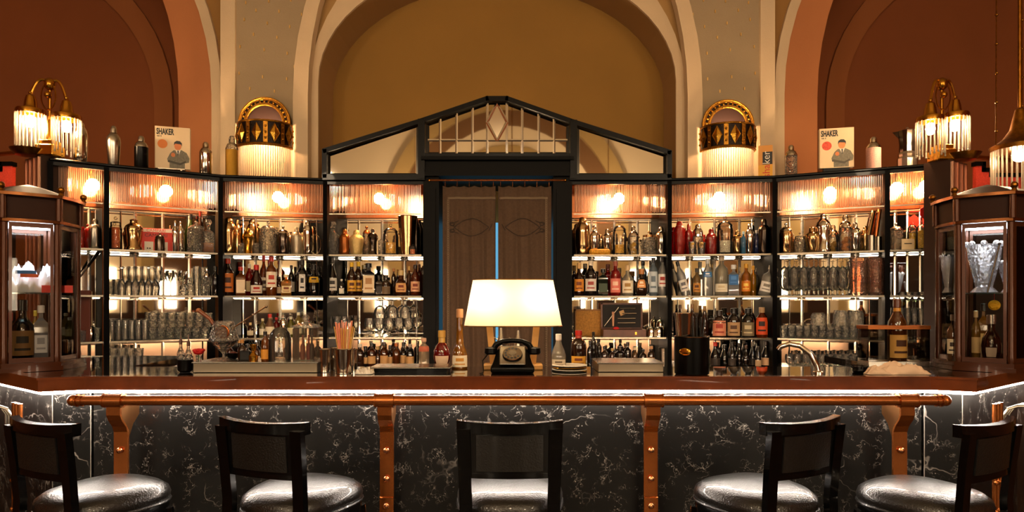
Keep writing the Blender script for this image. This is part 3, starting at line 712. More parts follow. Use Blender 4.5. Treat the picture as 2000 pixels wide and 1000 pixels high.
# red stepped panels beyond the pillars
for side, px0, px1, lab in ((-1, -60, 27, 'red stepped wall panel edged in black left of the pillar'), (1, 1903, 1990, 'red stepped wall panel edged in black right of the pillar')):
    Y = 5.3; t = thing('stepped_panel', (WX((px0+px1)/2, Y), Y, 0), lab, 'panel'); cx = t.location.x
    s = side
    pts = [(px1 if s < 0 else px0, 322), (px1-14 if s < 0 else px0+14, 322), (px1-14 if s < 0 else px0+14, 334), (px1-26 if s < 0 else px0+28, 334), (px1-26 if s < 0 else px0+28, 344), (px0 if s < 0 else px1, 344)]
    if s < 0: pts = [(27, 322), (6, 322), (6, 333), (-10, 333), (-10, 344), (-60, 344)]
    poly = [(WX(p, Y)-cx, WZ(q, Y)) for p, q in pts]; poly = [(poly[0][0], 1.2)]+poly+[(poly[-1][0], 1.2)]
    low = [(poly[0][0], 0), (poly[0][0], 2.3), (poly[-1][0], 2.3), (poly[-1][0], 0)]; poly[0] = (poly[0][0], 2.3); poly[-1] = (poly[-1][0], 2.3)
    b = MB(); b.prism(low, -.02, .02); fixn(b.build('lower_board', mat('dark_board', '#1a0e08', .5), t, smooth=False))
    b = MB(); b.prism(poly, -.02, .02); fixn(b.build('red_field', mat('red_cloth', '#b8301a', .7, emit=.0, noise=(.2, 120)), t, smooth=False))
    b = MB()
    for p, q in zip(poly[1:], poly[2:-1]):
        b.box(min(p[0], q[0])-.012, max(p[0], q[0])+.012, -.035, .02, min(p[1], q[1])-.012, max(p[1], q[1])+.02)
    b.build('black_edge', BLACKM, t, smooth=False)

# ---------------------------------------------------------------- gilt wall lights on the piers
GILT = mat('gilt_relief', '#b07a2a', .35, 1, noise=(.3, 45), bump=.5, bscale=70)
GILTD = mat('dark_gilt', '#241509', .4, .6, noise=(.5, 60), bump=.6, bscale=80)
for px, lab in ((519, 'gilt crown wall light with glass rod fringe on the left pier'), (1420, 'gilt crown wall light with glass rod fringe on the right pier')):
    Yw = 6.24; x = WX(px, Yw); dy = 0 if px < 1000 else 5
    zb, zt = WZ(280+dy, 6.02), WZ(234+dy, 6.02)
    t = thing('wall_light', (x, Yw, zb), lab, 'wall light'); H = zt-zb; r = .25; sy_ = .9
    k = pi/28
    b = MB(); b.shell([(r-.006, 0), (r, 0), (r, H), (r-.006, H), (r-.006, 0)], 28, a0=pi, a1=2*pi, sy=sy_)
    b.build('crown', GILTD, t)
    for z, q in ((0, .012), (H, .01)):
        b = MB(); b.tube([((r+.002)*cos(pi+k*j), (r+.002)*sin(pi+k*j)*sy_, z) for j in range(29)], q, 8); b.build('crown_rim', GILT, t)
    # relief panels: lozenges and upright bands
    for j in range(5):
        a = pi+pi*(j+.5)/5; b = MB(); ex = Vector((-sin(a), cos(a)*sy_, 0)).normalized(); o = Vector((cos(a)*(r+.006), sin(a)*(r+.006)*sy_, H/2)); nn = Vector((cos(a), sin(a), 0))
        q = [o+ex*.045, o+Vector((0, 0, H*.4)), o-ex*.045, o-Vector((0, 0, H*.4))]; ce = o+nn*.018
        b.add([*q, ce], [(0, 1, 4), (1, 2, 4), (2, 3, 4), (3, 0, 4)]); fixn(b.build('lozenge', GOLD, t, smooth=False))
        b = MB(); b.tube([p+nn*.004 for p in q], .005, 6, closed=True); b.build('lozenge_rim', GILT, t)
    for j in range(6):
        a = pi+pi*j/5 if 0 < j < 5 else (pi+.06 if j == 0 else 2*pi-.06)
        b = MB(); b.shell([(r+.003, .01), (r+.012, .012), (r+.012, H-.012), (r+.003, H-.01)], 4, a0=a-.075, a1=a+.075, sy=sy_)
        for z in (.25, .5, .75): b.ball(((r+.013)*cos(a), (r+.013)*sin(a)*sy_, H*z), .012, 8)
        b.build('upright_band', GILT, t)
    # arch on the wall
    zc = H+.0; y0 = -.02
    def semi(rad, n=24, ex=0): return [(-rad, 0)]+[(-rad*cos(pi*i/n), ex+rad*sin(pi*i/n)) for i in range(n+1)]+[(rad, 0)]
    ex = .02
    b = MB(); b.ring([(p[0], p[1]+zc) for p in semi(.175, ex=ex)], [(p[0], p[1]+zc) for p in semi(.24, ex=ex)], -.03, .035); fixn(b.build('arch_band', GILTD, t, smooth=False))
    for rad, q in ((.24, .011), (.225, .006), (.178, .012), (.19, .006)):
        b = MB(); b.tube([(p[0], -.035, p[1]+zc) for p in semi(rad, ex=ex)], q, 6); b.build('arch_moulding', GILT, t)
    b = MB()
    for i in range(15):
        a = pi*(i+.5)/15; b.ball((-.207*cos(a), -.032, zc+ex+.207*sin(a)), .013, 8)
    b.build('arch_beads', GILT, t)
    b = MB(); b.prism([(p[0], p[1]+zc) for p in semi(.176, ex=ex)], .0, .035); fixn(b.build('niche_back', mat('niche_brown', '#2c1206', .8), t, smooth=False))
    b = MB(); b.ball((0, -.12, H*.35), .045, 14); b.build('bulb', emis('wall_light_bulb', '#ffd2a0', 130), t)
    fringe(t, (0, 0), r-.012, -.002, -.30, 34, RODW, sy=sy_, a0=pi, a1=2*pi, rr=.006)
    b = MB(); b.tube([((r-.012)*cos(pi+k*j), (r-.012)*sin(pi+k*j)*sy_, -.006) for j in range(29)], .006, 6); b.build('rod_hoop', BRASS, t)

# ---------------------------------------------------------------- bar stools
STR = mat('stool_wood', '#030303', .22, coat=.4, spec=.35)
def make_stool():
    t = thing('bar_stool', (0, 0, 0), '', 'stool')
    SZ = .72
    def plan(sc_, n=40):
        out = []
        for k in range(n):
            a = 2*pi*k/n; ca, sa = cos(a), sin(a); p = 2.7
            x = .225*(abs(ca)**(2/p))*(1 if ca > 0 else -1); y = .235*(abs(sa)**(2/p))*(1 if sa > 0 else -1)
            x *= 1+.10*(y/.235); out.append((x*sc_, y*sc_))
        return out
    def loft(levels):
        b = MB(); n = 40; V = []
        for s, z in levels: V += [(x, y, z) for x, y in plan(s)]
        f = [tuple(range(n-1, -1, -1)), tuple(range((len(levels)-1)*n, len(levels)*n))]
        for i in range(len(levels)-1):
            for j in range(n): f.append((i*n+j, i*n+(j+1) % n, (i+1)*n+(j+1) % n, (i+1)*n+j))
        b.add(V, f); return b
    loft([(.95, SZ-.065), (.985, SZ-.055), (1.0, SZ-.035), (.97, SZ-.012), (.86, SZ+.008), (.62, SZ+.02), (.3, SZ+.024), (.02, SZ+.025)]).build('seat_cushion', LEATHER, t, angle=60)
    b = MB(); b.tube([(x, y, SZ-.062) for x, y in plan(.985)], .007, 6, closed=True); b.build('piping', LEATHER, t)
    loft([(.93, SZ-.135), (.97, SZ-.13), (.98, SZ-.07), (.97, SZ-.066)]).build('seat_frame', STR, t, angle=50)
    for sx in (-1, 1):
        b = MB(); b.tube([(sx*.185, .17, SZ-.1), (sx*.195, .19, .4), (sx*.2, .21, 0)], [.022, .019, .015], 8); b.build('leg', STR, t)
        # rear leg runs up as the back post
        P = [(sx*.19, -.26, 0), (sx*.178, -.235, .4), (sx*.172, -.225, SZ), (sx*.176, -.238, SZ+.15), (sx*.18, -.256, SZ+.3)]
        b = MB(); v = []
        for x, y, z in P: v += [(x-.025, y-.014, z), (x+.025, y-.014, z), (x+.025, y+.014, z), (x-.025, y+.014, z)]
        f = [(3, 2, 1, 0), (16, 17, 18, 19)]
        for i in range(4):
            for j in range(4): f.append((4*i+j, 4*i+(j+1) % 4, 4*i+4+(j+1) % 4, 4*i+4+j))
        b.add(v, f); fixn(b.build('leg', STR, t, smooth=False))
    # crest rail: bent outwards at its ends towards the sitter
    def bent(hw, z0, z1, y, th, bow, name, m, n=14, flare=0, lean=0):
        b = MB(); V = []
        for k in range(n+1):
            q = -1+2*k/n; x = hw*q; yy_ = y+bow*q*q; e = flare*q*q
            for dy, z in ((-th/2, z0-e*.3), (-th/2+lean*(z1-z0), z1+e), (th/2+lean*(z1-z0), z1+e), (th/2, z0-e*.3)): V.append((x, yy_+dy, z))
        f = [(3, 2, 1, 0), (4*n, 4*n+1, 4*n+2, 4*n+3)]
        for i in range(n):
            for j in range(4): f.append((4*i+j, 4*i+(j+1) % 4, 4*i+4+(j+1) % 4, 4*i+4+j))
        b.add(V, f); return fixn(b.build(name, m, t, angle=40))
    bent(.208, SZ+.285, SZ+.325, -.272, .034, .045, 'crest_rail', STR, flare=.006)
    bent(.16, SZ+.105, SZ+.125, -.245, .022, .014, 'lower_rail', STR)
    bent(.158, SZ+.12, SZ+.29, -.247, .014, .012, 'back_frame', STR, lean=-.08)
    bent(.13, SZ+.135, SZ+.275, -.254, .02, .012, 'back_pad', LEATHER, lean=-.08)
    for z, y in ((.28, .2),):
        b = MB(); b.tube([(-.19, y, z), (.19, y, z)], .011, 8); b.build('foot_bar', BRASS, t)
    for sx in (-1, 1):
        b = MB(); b.tube([(sx*.196, .2, .28), (sx*.182, -.245, .3)], .01, 8); b.build('stretcher', STR, t)
    return t
# px of seat centre, depth, rotation
spots = [((200, 2.78), -26, 'black leather bar stool at the far left end of the row'),
         ((588, 2.80), -20, 'black leather bar stool between the left rail bracket and centre-left bracket'),
         ((996, 2.80), 0, 'black leather bar stool facing the bar squarely, in the middle of the row'),
         ((1478, 2.80), 26, 'black leather bar stool right of the centre-right rail bracket, brown-glinting back'),
         ((1806, 2.76), 30, 'black leather bar stool at the far right end of the row')]
proto = make_stool()
for i, ((px, Y), rz, lab) in enumerate(spots):
    x = WX(px, Y); loc = (x, Y, 0)
    if i == 0: proto.location = loc; proto.rotation_euler = (0, 0, radians(rz)); proto['label'] = lab; proto['group'] = 'bar stools along the front'
    else: dup(proto, loc, radians(rz), lab)
# side rails glimpsed at both ends: copper strips and bent tubes against the bar's flanks
for s, lab in ((-1, 'copper bracket and bent rail tubes at the left end of the bar'), (1, 'copper bracket and bent rail tubes at the right end of the bar')):
    bx = 2.36 if s > 0 else -2.405; by = 3.19
    t = thing('end_rail', (bx, by, 0), lab, 'rail')
    e = Vector((.80*s, .60, 0)); 
    for k in range(3):
        o = Vector((0, 0, 0))+e*(.04*k-.03)
        b = MB(); b.tube([(o.x, o.y, .04), (o.x, o.y, 1.02)], .011, 8); q = b.build('upright', COPPER, t)
        for z in (.5, .64, .78):
            b = MB(); b.ball((o.x, o.y-.011, z), .012, 8); b.build('rivet', COPPER, q)
        b = MB(); r = Vector((s*.10+.0, -.02, 0)); c = o+e*.12
        b.tube([c+Vector((0, 0, .84)), c+Vector((0, 0, .95)), c+r*.2+Vector((0, 0, .985)), c+r*.6+Vector((0, 0, 1.0)), c+r*2+Vector((0, 0, 1.0))], .008, 8); b.build('bent_tube', STEEL, t)
b = MB(); b.lathe([(.22, 0), (.22, .1), (.12, .14), (.11, .9), (.16, 1.0), (.3, 1.03), (.3, 1.07), (0.001, 1.07)], 28)
t = thing('pedestal_table', (3.05, 3.15, 0), 'round black topped pedestal with brass foot at the right picture edge', 'table')
b = MB(); b.lathe([(.3, 1.035), (.31, 1.05), (.3, 1.07), (.001, 1.07)], 28); b.build('tabletop', BLACK, t)
b = MB(); b.lathe([(.24, 0), (.24, .05), (.2, .06), (.13, .3), (.14, .36), (.12, .5), (.12, .85), (.16, 1.03)], 28); b.build('column', BRASSD, t)
# ---------------------------------------------------------------- small things: builders
def gcol(c):
    """bottle glass of a colour: dark ones dense, light ones see-through"""
    l = lin(c); br = max(l)
    if br < .06: return mat('dark_bottle_'+c[1:], c, .08, coat=.8)
    return glass('bottle_glass_'+c[1:], c, body=.42, bcol=c, refl=.45)
STY = {  # radius fraction, height fraction of body; last entries are the neck
 'wine':   ([(.0, .0), (.92, 0), (1, .02), (1, .56), (.93, .64), (.6, .73), (.36, .8), (.34, .96)], .86, .37),
 'burg':   ([(.0, .0), (.92, 0), (1, .02), (1, .42), (.85, .54), (.5, .7), (.36, .82), (.34, .96)], .84, .38),
 'round':  ([(0, 0), (.8, 0), (.95, .04), (1, .2), (1, .48), (.9, .58), (.55, .67), (.34, .72), (.34, .93)], .82, .37),
 'squat':  ([(0, 0), (.9, 0), (1, .03), (1, .6), (.92, .68), (.5, .75), (.36, .78), (.36, .9)], .86, .42),
 'slim':   ([(0, 0), (.9, 0), (1, .02), (1, .68), (.8, .74), (.45, .8), (.38, .84), (.38, .96)], .88, .42),
 'globe':  ([(0, 0), (.5, 0), (.75, .05), (.97, .2), (1, .33), (.9, .48), (.6, .6), (.36, .66), (.34, .9)], .8, .42),
 'taper':  ([(0, 0), (.95, 0), (1, .03), (.97, .2), (.8, .3), (.5, .4), (.38, .7), (.36, .96)], .85, .4),
 'jug':    ([(0, 0), (.9, 0), (1, .05), (1, .55), (.85, .68), (.55, .76), (.4, .8), (.38, .92)], .82, .46)}
def bottle(t, w, h, style='wine', col='#3a1a08', cap='#16120e', label=None, mark=None, square=0, lz=(.14, .46), lwid=62, neck=None, capm=0):
    prof, cz, cr = STY[style]; r = w/2
    b = MB(); seg = 4 if square else 18; k = 1.25 if square else 1
    b.lathe([(max(1e-5, q*r*(k if q > .5 else 1)), z*h) for q, z in prof], seg, off=pi/4 if square else 0)
    b.build('body', gcol(col), t, angle=40)
    b = MB(); b.lathe([(cr*r, cz*h), (cr*r+.0015, (cz+.005)*h), (cr*r+.0015, h*.99), (cr*r*.8, h)], 12)
    b.build('cap', mat('cap_'+cap[1:]+('m' if capm else ''), cap, .3, capm, coat=.3), t)
    if neck:
        b = MB(); q = prof[-2][0]*r+.0015; b.lathe([(q+.001, prof[-2][1]*h), (q, (cz-.005)*h)], 12); b.build('neck_foil', mat('cap_'+neck[1:], neck, .35), t)
    if label:
        z0, z1 = lz[0]*h, lz[1]*h; b = MB()
        if square:
            q = r*k*.7072+.0012; b.box(-q*.85, q*.85, -q-.001, -q, z0, z1)
            if mark: b.k = 1; b.box(-q*.5, q*.5, -q-.002, -q-.001, z0+(z1-z0)*.5, z1-(z1-z0)*.15); b.box(-q*.6, q*.6, -q-.002, -q-.001, z0+(z1-z0)*.2, z0+(z1-z0)*.3)
        else:
            a = radians(lwid); 
            def rad(z):
                for (q0, y0), (q1, y1) in zip(prof, prof[1:]):
                    if y0*h <= z <= y1*h and y1 > y0: return (q0+(q1-q0)*(z/h-y0)/(y1-y0))*r
                return r
            zs = [z0+(z1-z0)*i/4 for i in range(5)]
            b.shell([(rad(z)+.0015, z) for z in zs], 10, a0=-pi/2-a, a1=-pi/2+a)
            if mark:
                b.k = 1; zm = (z0+z1)/2; hh = z1-z0
                b.shell([(rad(z)+.0025, z) for z in (zm, zm+hh*.14, zm+hh*.28)], 5, a0=-pi/2-a*.45, a1=-pi/2+a*.45)
                b.shell([(rad(z)+.0025, z) for z in (z0+hh*.2, z0+hh*.3)], 6, a0=-pi/2-a*.6, a1=-pi/2+a*.6)
        b.build('paper_label', [mat('label_'+label[1:], label, .6), mat('print_'+(mark or label)[1:], mark or label, .6)], t)
def shaker(t, w, h, style='cobbler', m=None, body_glass=None, fill=None):
    m = m or CHROME; r = w/2
    S = {'cobbler': ([(.72, 0), (.76, .015), (.98, .52), (1, .6), (.97, .64)], [(.98, .64), (.93, .7), (.66, .78), (.46, .81)], [(.46, .815), (.43, .9), (.34, .97), (.1, 1)]),
         'bullet':  ([(.86, 0), (.9, .01), (1, .3), (1, .6)], [(1.01, .6), (1.0, .66), (.9, .78), (.62, .86)], [(.56, .865), (.54, .93), (.38, .985), (.1, 1)]),
         'straight': ([(.95, 0), (.98, .01), (.98, .66)], [(1, .66), (.98, .7), (.72, .8), (.5, .83)], [(.48, .835), (.46, .95), (.3, 1)]),
         'shoulder': ([(.7, 0), (.95, .03), (.97, .08), (.8, .14), (.92, .6)], [(.95, .6), (1, .68), (.85, .78), (.5, .86)], [(.42, .865), (.36, .93), (.42, .97), (.2, 1)]),
         'bell':    ([(.9, 0), (.78, .04), (.6, .2), (.74, .5), (1, .64)], [(1.02, .65), (.9, .74), (.55, .82), (.35, .84)], [(.25, .845), (.36, .9), (.25, .97), (.05, 1)])}[style]
    for nm, pr, mm in (('body', S[0], body_glass or m), ('strainer_top', S[1], m), ('cap', S[2], m)):
        b = MB(); b.lathe([(max(q*r, 1e-4), z*h) for q, z in pr], 20); b.build(nm, mm, t, angle=50)
    if fill:
        b = MB(); rr = random.Random(int(w*9999))
        for i in range(7): b.ball((rr.uniform(-.35, .35)*r, rr.uniform(-.35, .35)*r, h*(.06+.05*i)), r*.42, 8)
        b.build('contents', mat('fill_'+fill[1:], fill, .5), t)
def jar(t, w, h, m=None, lid='dome', fill=None, fh=.45, metal_lid=None):
    m = m or (glass('jar_clear', '#fdfbf6', body=.02, bcol='#ffffff', refl=.3) if fill else GLASSC); r = w/2; hb = .74*h
    b = MB(); b.shell([(r*.2, .001), (r*.92, 0.001), (r, .03*h), (r, hb*.85), (r*.86, hb), (r*.8, hb), (r*.92, hb*.85), (r*.92, .05*h), (1e-4, .05*h)], 20); b.build('body', m, t)
    b = MB()
    if lid == 'dome': b.lathe([(r*.95, hb+.001), (r*.93, hb+.03*h), (r*.6, hb+.12*h), (r*.2, hb+.15*h), (r*.16, hb+.17*h)], 20)
    else: b.lathe([(r*.84, hb+.001), (r*.84, hb+.1*h), (r*.3, hb+.13*h)], 20)
    l = b.build('lid', metal_lid or m, t)
    b = MB(); b.ball((0, 0, h-.035*h), .05*h, 10); b.build('knob', metal_lid or m, l)
    if fill:
        b = MB(); b.lathe([(r*.88, .055*h), (r*.88, fh*h), (1e-4, fh*h)], 16); b.build('contents', mat('fill_'+fill[1:], fill, .45, noise=(.4, 90), bump=.6, bscale=120), t)
def tin(t, w, h, m=None, top=1.0, bot=.78, rim=1):
    m = m or STEEL; r = w/2
    b = MB(); b.shell([(1e-4, 0.002), (r*bot, .002), (r*bot, .01), (r*top, h), (r*top-.002, h), (r*bot-.002, .012), (1e-4, .012)], 22); b.build('body', m, t)
    if rim: b = MB(); b.tube([(r*top*cos(a), r*top*sin(a), h) for a in [2*pi*k/22 for k in range(22)]], .003, 6, closed=True); b.build('rim', m, t)
def decanter(t, w, h, col=None, fh=.4, square=1):
    r = w/2; seg = 4 if square else 20; off = pi/4 if square else 0; k = 1.2 if square else 1
    b = MB(); b.lathe([(r*k*.9, 0), (r*k, .03*h), (r*k, .5*h), (r*k*.85, .6*h), (r*.35, .68*h), (r*.3, .78*h), (r*.42, .8*h)], seg, off=off); b.build('body', GLASSC, t, angle=30)
    b = MB(); b.lathe([(r*.25, .8*h), (r*.3, .84*h), (r*.5, .9*h), (r*.35, .98*h), (r*.05, h)], 8); b.build('stopper', GLASSC, t, smooth=False)
    if col: b = MB(); b.lathe([(r*k*.8, .03*h), (r*k*.86, .05*h), (r*k*.86, fh*h), (1e-4, fh*h)], seg, off=off); b.build('liquor', mat('liq_'+col[1:], col, .15, coat=.5), t, angle=30)
def stem(t, w, h, kind='wine', flip=0):
    """stemmed glass, thin shell"""
    r = w/2
    P = {'wine': [(.8, 0), (.75, .01), (.12, .04), (.09, .1), (.09, .42), (.3, .46), (.82, .56), (1, .7), (.92, .86), (.78, 1)],
         'martini': [(.7, 0), (.65, .01), (.1, .03), (.07, .1), (.07, .55), (.15, .6), (1, 1)],
         'coupe': [(.7, 0), (.65, .01), (.1, .03), (.07, .1), (.07, .6), (.3, .66), (.85, .78), (1, 1)],
         'goblet': [(.8, 0), (.75, .02), (.2, .06), (.14, .15), (.2, .3), (.7, .4), (.95, .6), (1, .8), (.9, 1)],
         'flute': [(.8, 0), (.75, .01), (.12, .03), (.1, .3), (.4, .36), (.8, .55), (.9, .8), (.8, 1)]}[kind]
    pr = [(q*r, z*h) for q, z in P]
    if flip: pr = [(q, h-z) for q, z in pr][::-1]
    b = MB(); b.shell(pr, 14)
    if kind != 'martini' or 1:
        inner = [(q*.9, z) for q, z in pr]
    return b.build('bowl', GLASS, t)
# stacks and rows of identical glasses
TG = {}
def tumbler_mesh(w, h, cut=0):
    k = ('t', round(w, 3), round(h, 3), cut)
    if k not in TG:
        r = w/2; b = MB(); n = 12 if cut else 16
        b.shell([(1e-4, .001), (r*.84, .001), (r*.88, .006), (r, h), (r*.94, h), (r*.8, .014), (1e-4, .014)], n)
        o = b.build('tumbler', GLASSC if cut else GLASS, None, smooth=not cut); TG[k] = o.data; bpy.data.objects.remove(o)
    return TG[k]
def stem_mesh(w, h, kind, flip):
    k = (kind, round(w, 3), round(h, 3), flip)
    if k not in TG:
        o = stem(None, w, h, kind, flip); TG[k] = o.data; bpy.data.objects.remove(o)
    return TG[k]
def glasses(key, lv, spec, name, label, group, top=None, kind='tumbler', cut=0, flip=0, z=None):
    """spec: list of (px, width_px, top_px, depth, base_px or None) sharing label and group"""
    for px, wp, tp, d, bz in spec:
        p = bpos(key, px, d); z0 = ZS[lv] if bz is None else bz
        h = WZ(tp, p.y)-z0; wd = wp*p.y/F
        me = tumbler_mesh(wd, h, cut) if kind == 'tumbler' else stem_mesh(wd, h, kind, flip)
        o = bpy.data.objects.new(name, me); C.objects.link(o); o.location = (p.x, p.y, z0); tag(o, label, 'glass', group)
SHN = {1: 'on top shelf', 2: 'on middle shelf', 3: 'on third shelf', 0: 'at counter level'}
def it(key, lv, px, wp, tp, name, desc, cat, fn, d=.1, rz=0, **kw):
    p = bpos(key, px, d); z0 = ZS[lv]; h = WZ(tp, p.y)-z0; wd = wp*p.y/F
    t = thing(name, (p.x, p.y, z0), '%s %s, %s' % (desc, SHN[lv], NAMES[key]), cat, None, -math.atan2(p.x, p.y)+rz)
    fn(t, wd, h, **kw); return t
def B(key, lv, px, wp, tp, desc, style, col, cap, label=None, mark=None, d=.1, name='liquor_bottle', **kw):
    return it(key, lv, px, wp, tp, name, desc, 'bottle', bottle, d, style=style, col=col, cap=cap, label=label, mark=mark, **kw)
def S(key, lv, px, wp, tp, desc, style='cobbler', m=None, d=.1, **kw):
    return it(key, lv, px, wp, tp, 'cocktail_shaker', desc, 'shaker', shaker, d, style=style, m=m, **kw)

# ---------------------------------------------------------------- bay A (far left)
S('A', 1, 186, 22, 428, 'tall silver cylinder shaker', 'straight', STEEL)
REDG = glass('red_glass', '#d01810', body=.5, bcol='#e02014', refl=.45, bump=.5, bscale=60)
it('A', 1, 157, 15, 433, 'glass_jar', 'ruby red cut glass jar left of silver cylinder', 'jar', jar, m=REDG)
it('A', 1, 171, 11, 438, 'glass_jar', 'slender red glass jar touching silver cylinder', 'jar', jar, d=.16, m=REDG)
t = thing('recipe_folder', (*bpos('A', 164, .12), ZS[3]), 'upright brown leather folder below hanging spoon, leftmost bay', 'folder')
b = MB(); b.box(-.06, .06, -.02, .0, 0, .40, bev=.004); b.build('cover', mat('brown_leather', '#5a2410', .5), t, smooth=False)
b = MB(); b.box(-.058, .058, .0, .012, .004, .39); b.build('pages', PAPERC, t, smooth=False)
t = thing('muddler', (*bpos('A', 172, .05), 1.70), 'chrome and black muddling spoon hanging slantwise beneath top shelf, leftmost bay', 'spoon')
b = MB(); b.tube([(-.09, 0, -.03), (-.0, 0, .09)], .007); b.ball((-.1, 0, -.045), .018, 10); b.build('steel_end', CHROME, t)
b = MB(); b.tube([(0, 0, .09), (.085, 0, .205)], [.009, .013]); b.build('grip', BLACK, t)
glasses('A', 3, [(150, 12, 645, .1, None), (163, 12, 645, .1, None), (190, 12, 640, .12, None)], 'shot_glass', 'small shot glass beside the brown folder, leftmost bay', 'shot glasses leftmost bay', cut=1)
it('A', 3, 177, 14, 632, 'sugar_pot', 'small chrome lidded sugar pot', 'pot', jar, m=CHROME)
it('A', 0, 170, 24, 705, 'ice_tin', 'low round chrome tin', 'tin', tin, d=.05, m=CHROME)

# ---------------------------------------------------------------- bay B
it('B', 1, 226, 22, 424, 'preserving_jar', 'tall clamp jar of orange fruit', 'jar', jar, fill='#d8641e', fh=.68, lid='flat')
S('B', 1, 261, 34, 428, 'wide ribbed beehive shaker, coppery chrome,', 'shoulder', CHROMEW)
t = thing('poster_box', (*bpos('B', 305, .17), ZS[1]), 'red and cream printed advertising box on top shelf, second bay from left', 'box', None, -math.atan2(-3.1, 5.4))
RED = mat('poster_red', '#d8301c', .5)
b = MB(); b.box(-.125, .125, 0, .05, 0, .195, bev=.002); b.build('box_body', RED, t, smooth=False)
b = MB(); b.box(-.115, .115, -.0015, 0, .165, .190); b.box(-.085, -.02, -.0015, 0, .0, .085); b.box(.04, .085, -.0015, 0, 0, .085); b.build('cream_print', WHITE, t, smooth=False)
text('CAMPARI', .034, RED, t, loc=(0, -.002, .167)); text('CAMPARI', .038, INK, t, loc=(0, -.002, .125), sx=1.05)
b = MB(); 
for x in (-.062, -.045, .062): b.ball((x, -.002, .03), .006, 6)
b.build('printed_dots', INK, t)
it('B', 1, 312, 18, 455, 'tin_cup', 'dark tin cup with lid before the red poster', 'cup', jar, d=.07, m=CHROMED, lid='dome')
S('B', 1, 342, 11, 430, 'thin silver shaker, left of a close pair,', 'cobbler', CHROME)
S('B', 1, 353, 12, 432, 'thin silver shaker, right of a close pair,', 'bullet', CHROME, d=.14)
it('B', 1, 383, 32, 432, 'biscuit_jar', 'wide cut glass biscuit jar with knobbed lid', 'jar', jar)
it('B', 1, 407, 26, 428, 'decanter', 'square cut decanter a third full of amber', 'decanter', decanter, col='#b0600e', fh=.3)
B('B', 1, 373, 13, 418, 'green liqueur bottle behind biscuit jar', 'wine', '#6a8a3c', '#16120e', '#cfc28a', d=.22)
B('B', 1, 391, 10, 413, 'dark slim bottle behind biscuit jar', 'slim', '#3a1c10', '#a02818', d=.23)
G1 = [(x, 17, 522, d, None) for x, d in ((238, .07), (252, .2), (264, .08), (277, .2), (290, .08), (303, .19))]
glasses('B', 2, G1, 'wine_glass', 'upturned stemmed wine glass at left of middle shelf, second bay from left', 'upturned wine glasses second bay', kind='wine', flip=1)
G1 = [(x, 14, 520, d, None) for x, d in ((245, .26), (258, .27), (271, .27), (284, .27), (297, .27), (310, .27))]
glasses('B', 2, G1, 'wine_glass', 'upright wine glass behind the upturned row, middle shelf, second bay from left', 'rear wine glasses second bay', kind='wine')
glasses('B', 2, [(320, 20, 528, .07, None), (333, 20, 530, .2, None), (345, 20, 528, .07, None), (357, 18, 530, .2, None)], 'martini_glass', 'conical martini glass mid middle shelf, second bay from left', 'martini glasses second bay', kind='martini')
it('B', 2, 371, 18, 541, 'water_carafe', 'small clear glass carafe', 'carafe', decanter, square=0)
glasses('B', 2, [(384, 12, 520, .12, None), (396, 11, 522, .2, None)], 'highball_glass', 'tall straight glass right of the carafe, middle shelf, second bay from left', 'tall glasses second bay')
it('B', 2, 404, 14, 520, 'mixing_glass', 'faceted glass with chrome top', 'glass', shaker, style='cobbler', body_glass=GLASSC)
B('B', 2, 421, 14, 520, 'black bottle against the right post', 'squat', '#14110f', '#16120e', d=.08)
glasses('B', 2, [(x, 12, 545, .08, None) for x in (216, 228)], 'shot_glass', 'small tumbler at left end of middle shelf, second bay from left', 'small tumblers second bay', cut=1)
glasses('B', 3, [(x, 13, 625, d, None) for x, d in ((218, .07), (231, .07), (244, .07), (257, .07), (270, .07), (283, .07), (224, .18), (238, .18), (252, .18), (266, .18), (280, .18))], 'highball_glass', 'clear highball glass at left of third shelf, second bay from left', 'highball glasses second bay')
glasses('B', 3, [(298+17*k, 17, 640, .08, None) for k in range(7)]+[(306+17*k, 16, 640, .2, None) for k in range(6)], 'cut_tumbler', 'cut glass tumbler in lower row, third shelf, second bay from left', 'cut tumblers lower row second bay', cut=1)
p = bpos('B', 340, .08)
glasses('B', 3, [(299+18*k, 17, 611, .08, WZ(639, bpos('B', 299+18*k, .08).y)) for k in range(7)], 'cut_tumbler', 'cut glass tumbler in upper row, third shelf, second bay from left', 'cut tumblers upper row second bay', cut=1)
glasses('B', 0, [(220+17*k, 16, 700, .06, None) for k in range(4)], 'cut_tumbler', 'cut tumbler in lower layer at left of counter level, second bay from left', 'counter tumblers second bay', cut=1)
glasses('B', 0, [(221+17*k, 16, 680, .06, WZ(699, bpos('B', 221+17*k, .06).y)) for k in range(4)], 'cut_tumbler', 'cut tumbler in upper layer at left of counter level, second bay from left', 'counter tumblers upper second bay', cut=1)
glasses('B', 0, [(288+15*k, 15, 704, .05, None) for k in range(4)], 'highball_glass', 'tall glass in the row right of counter tumblers, second bay from left', 'counter highballs second bay', cut=1)

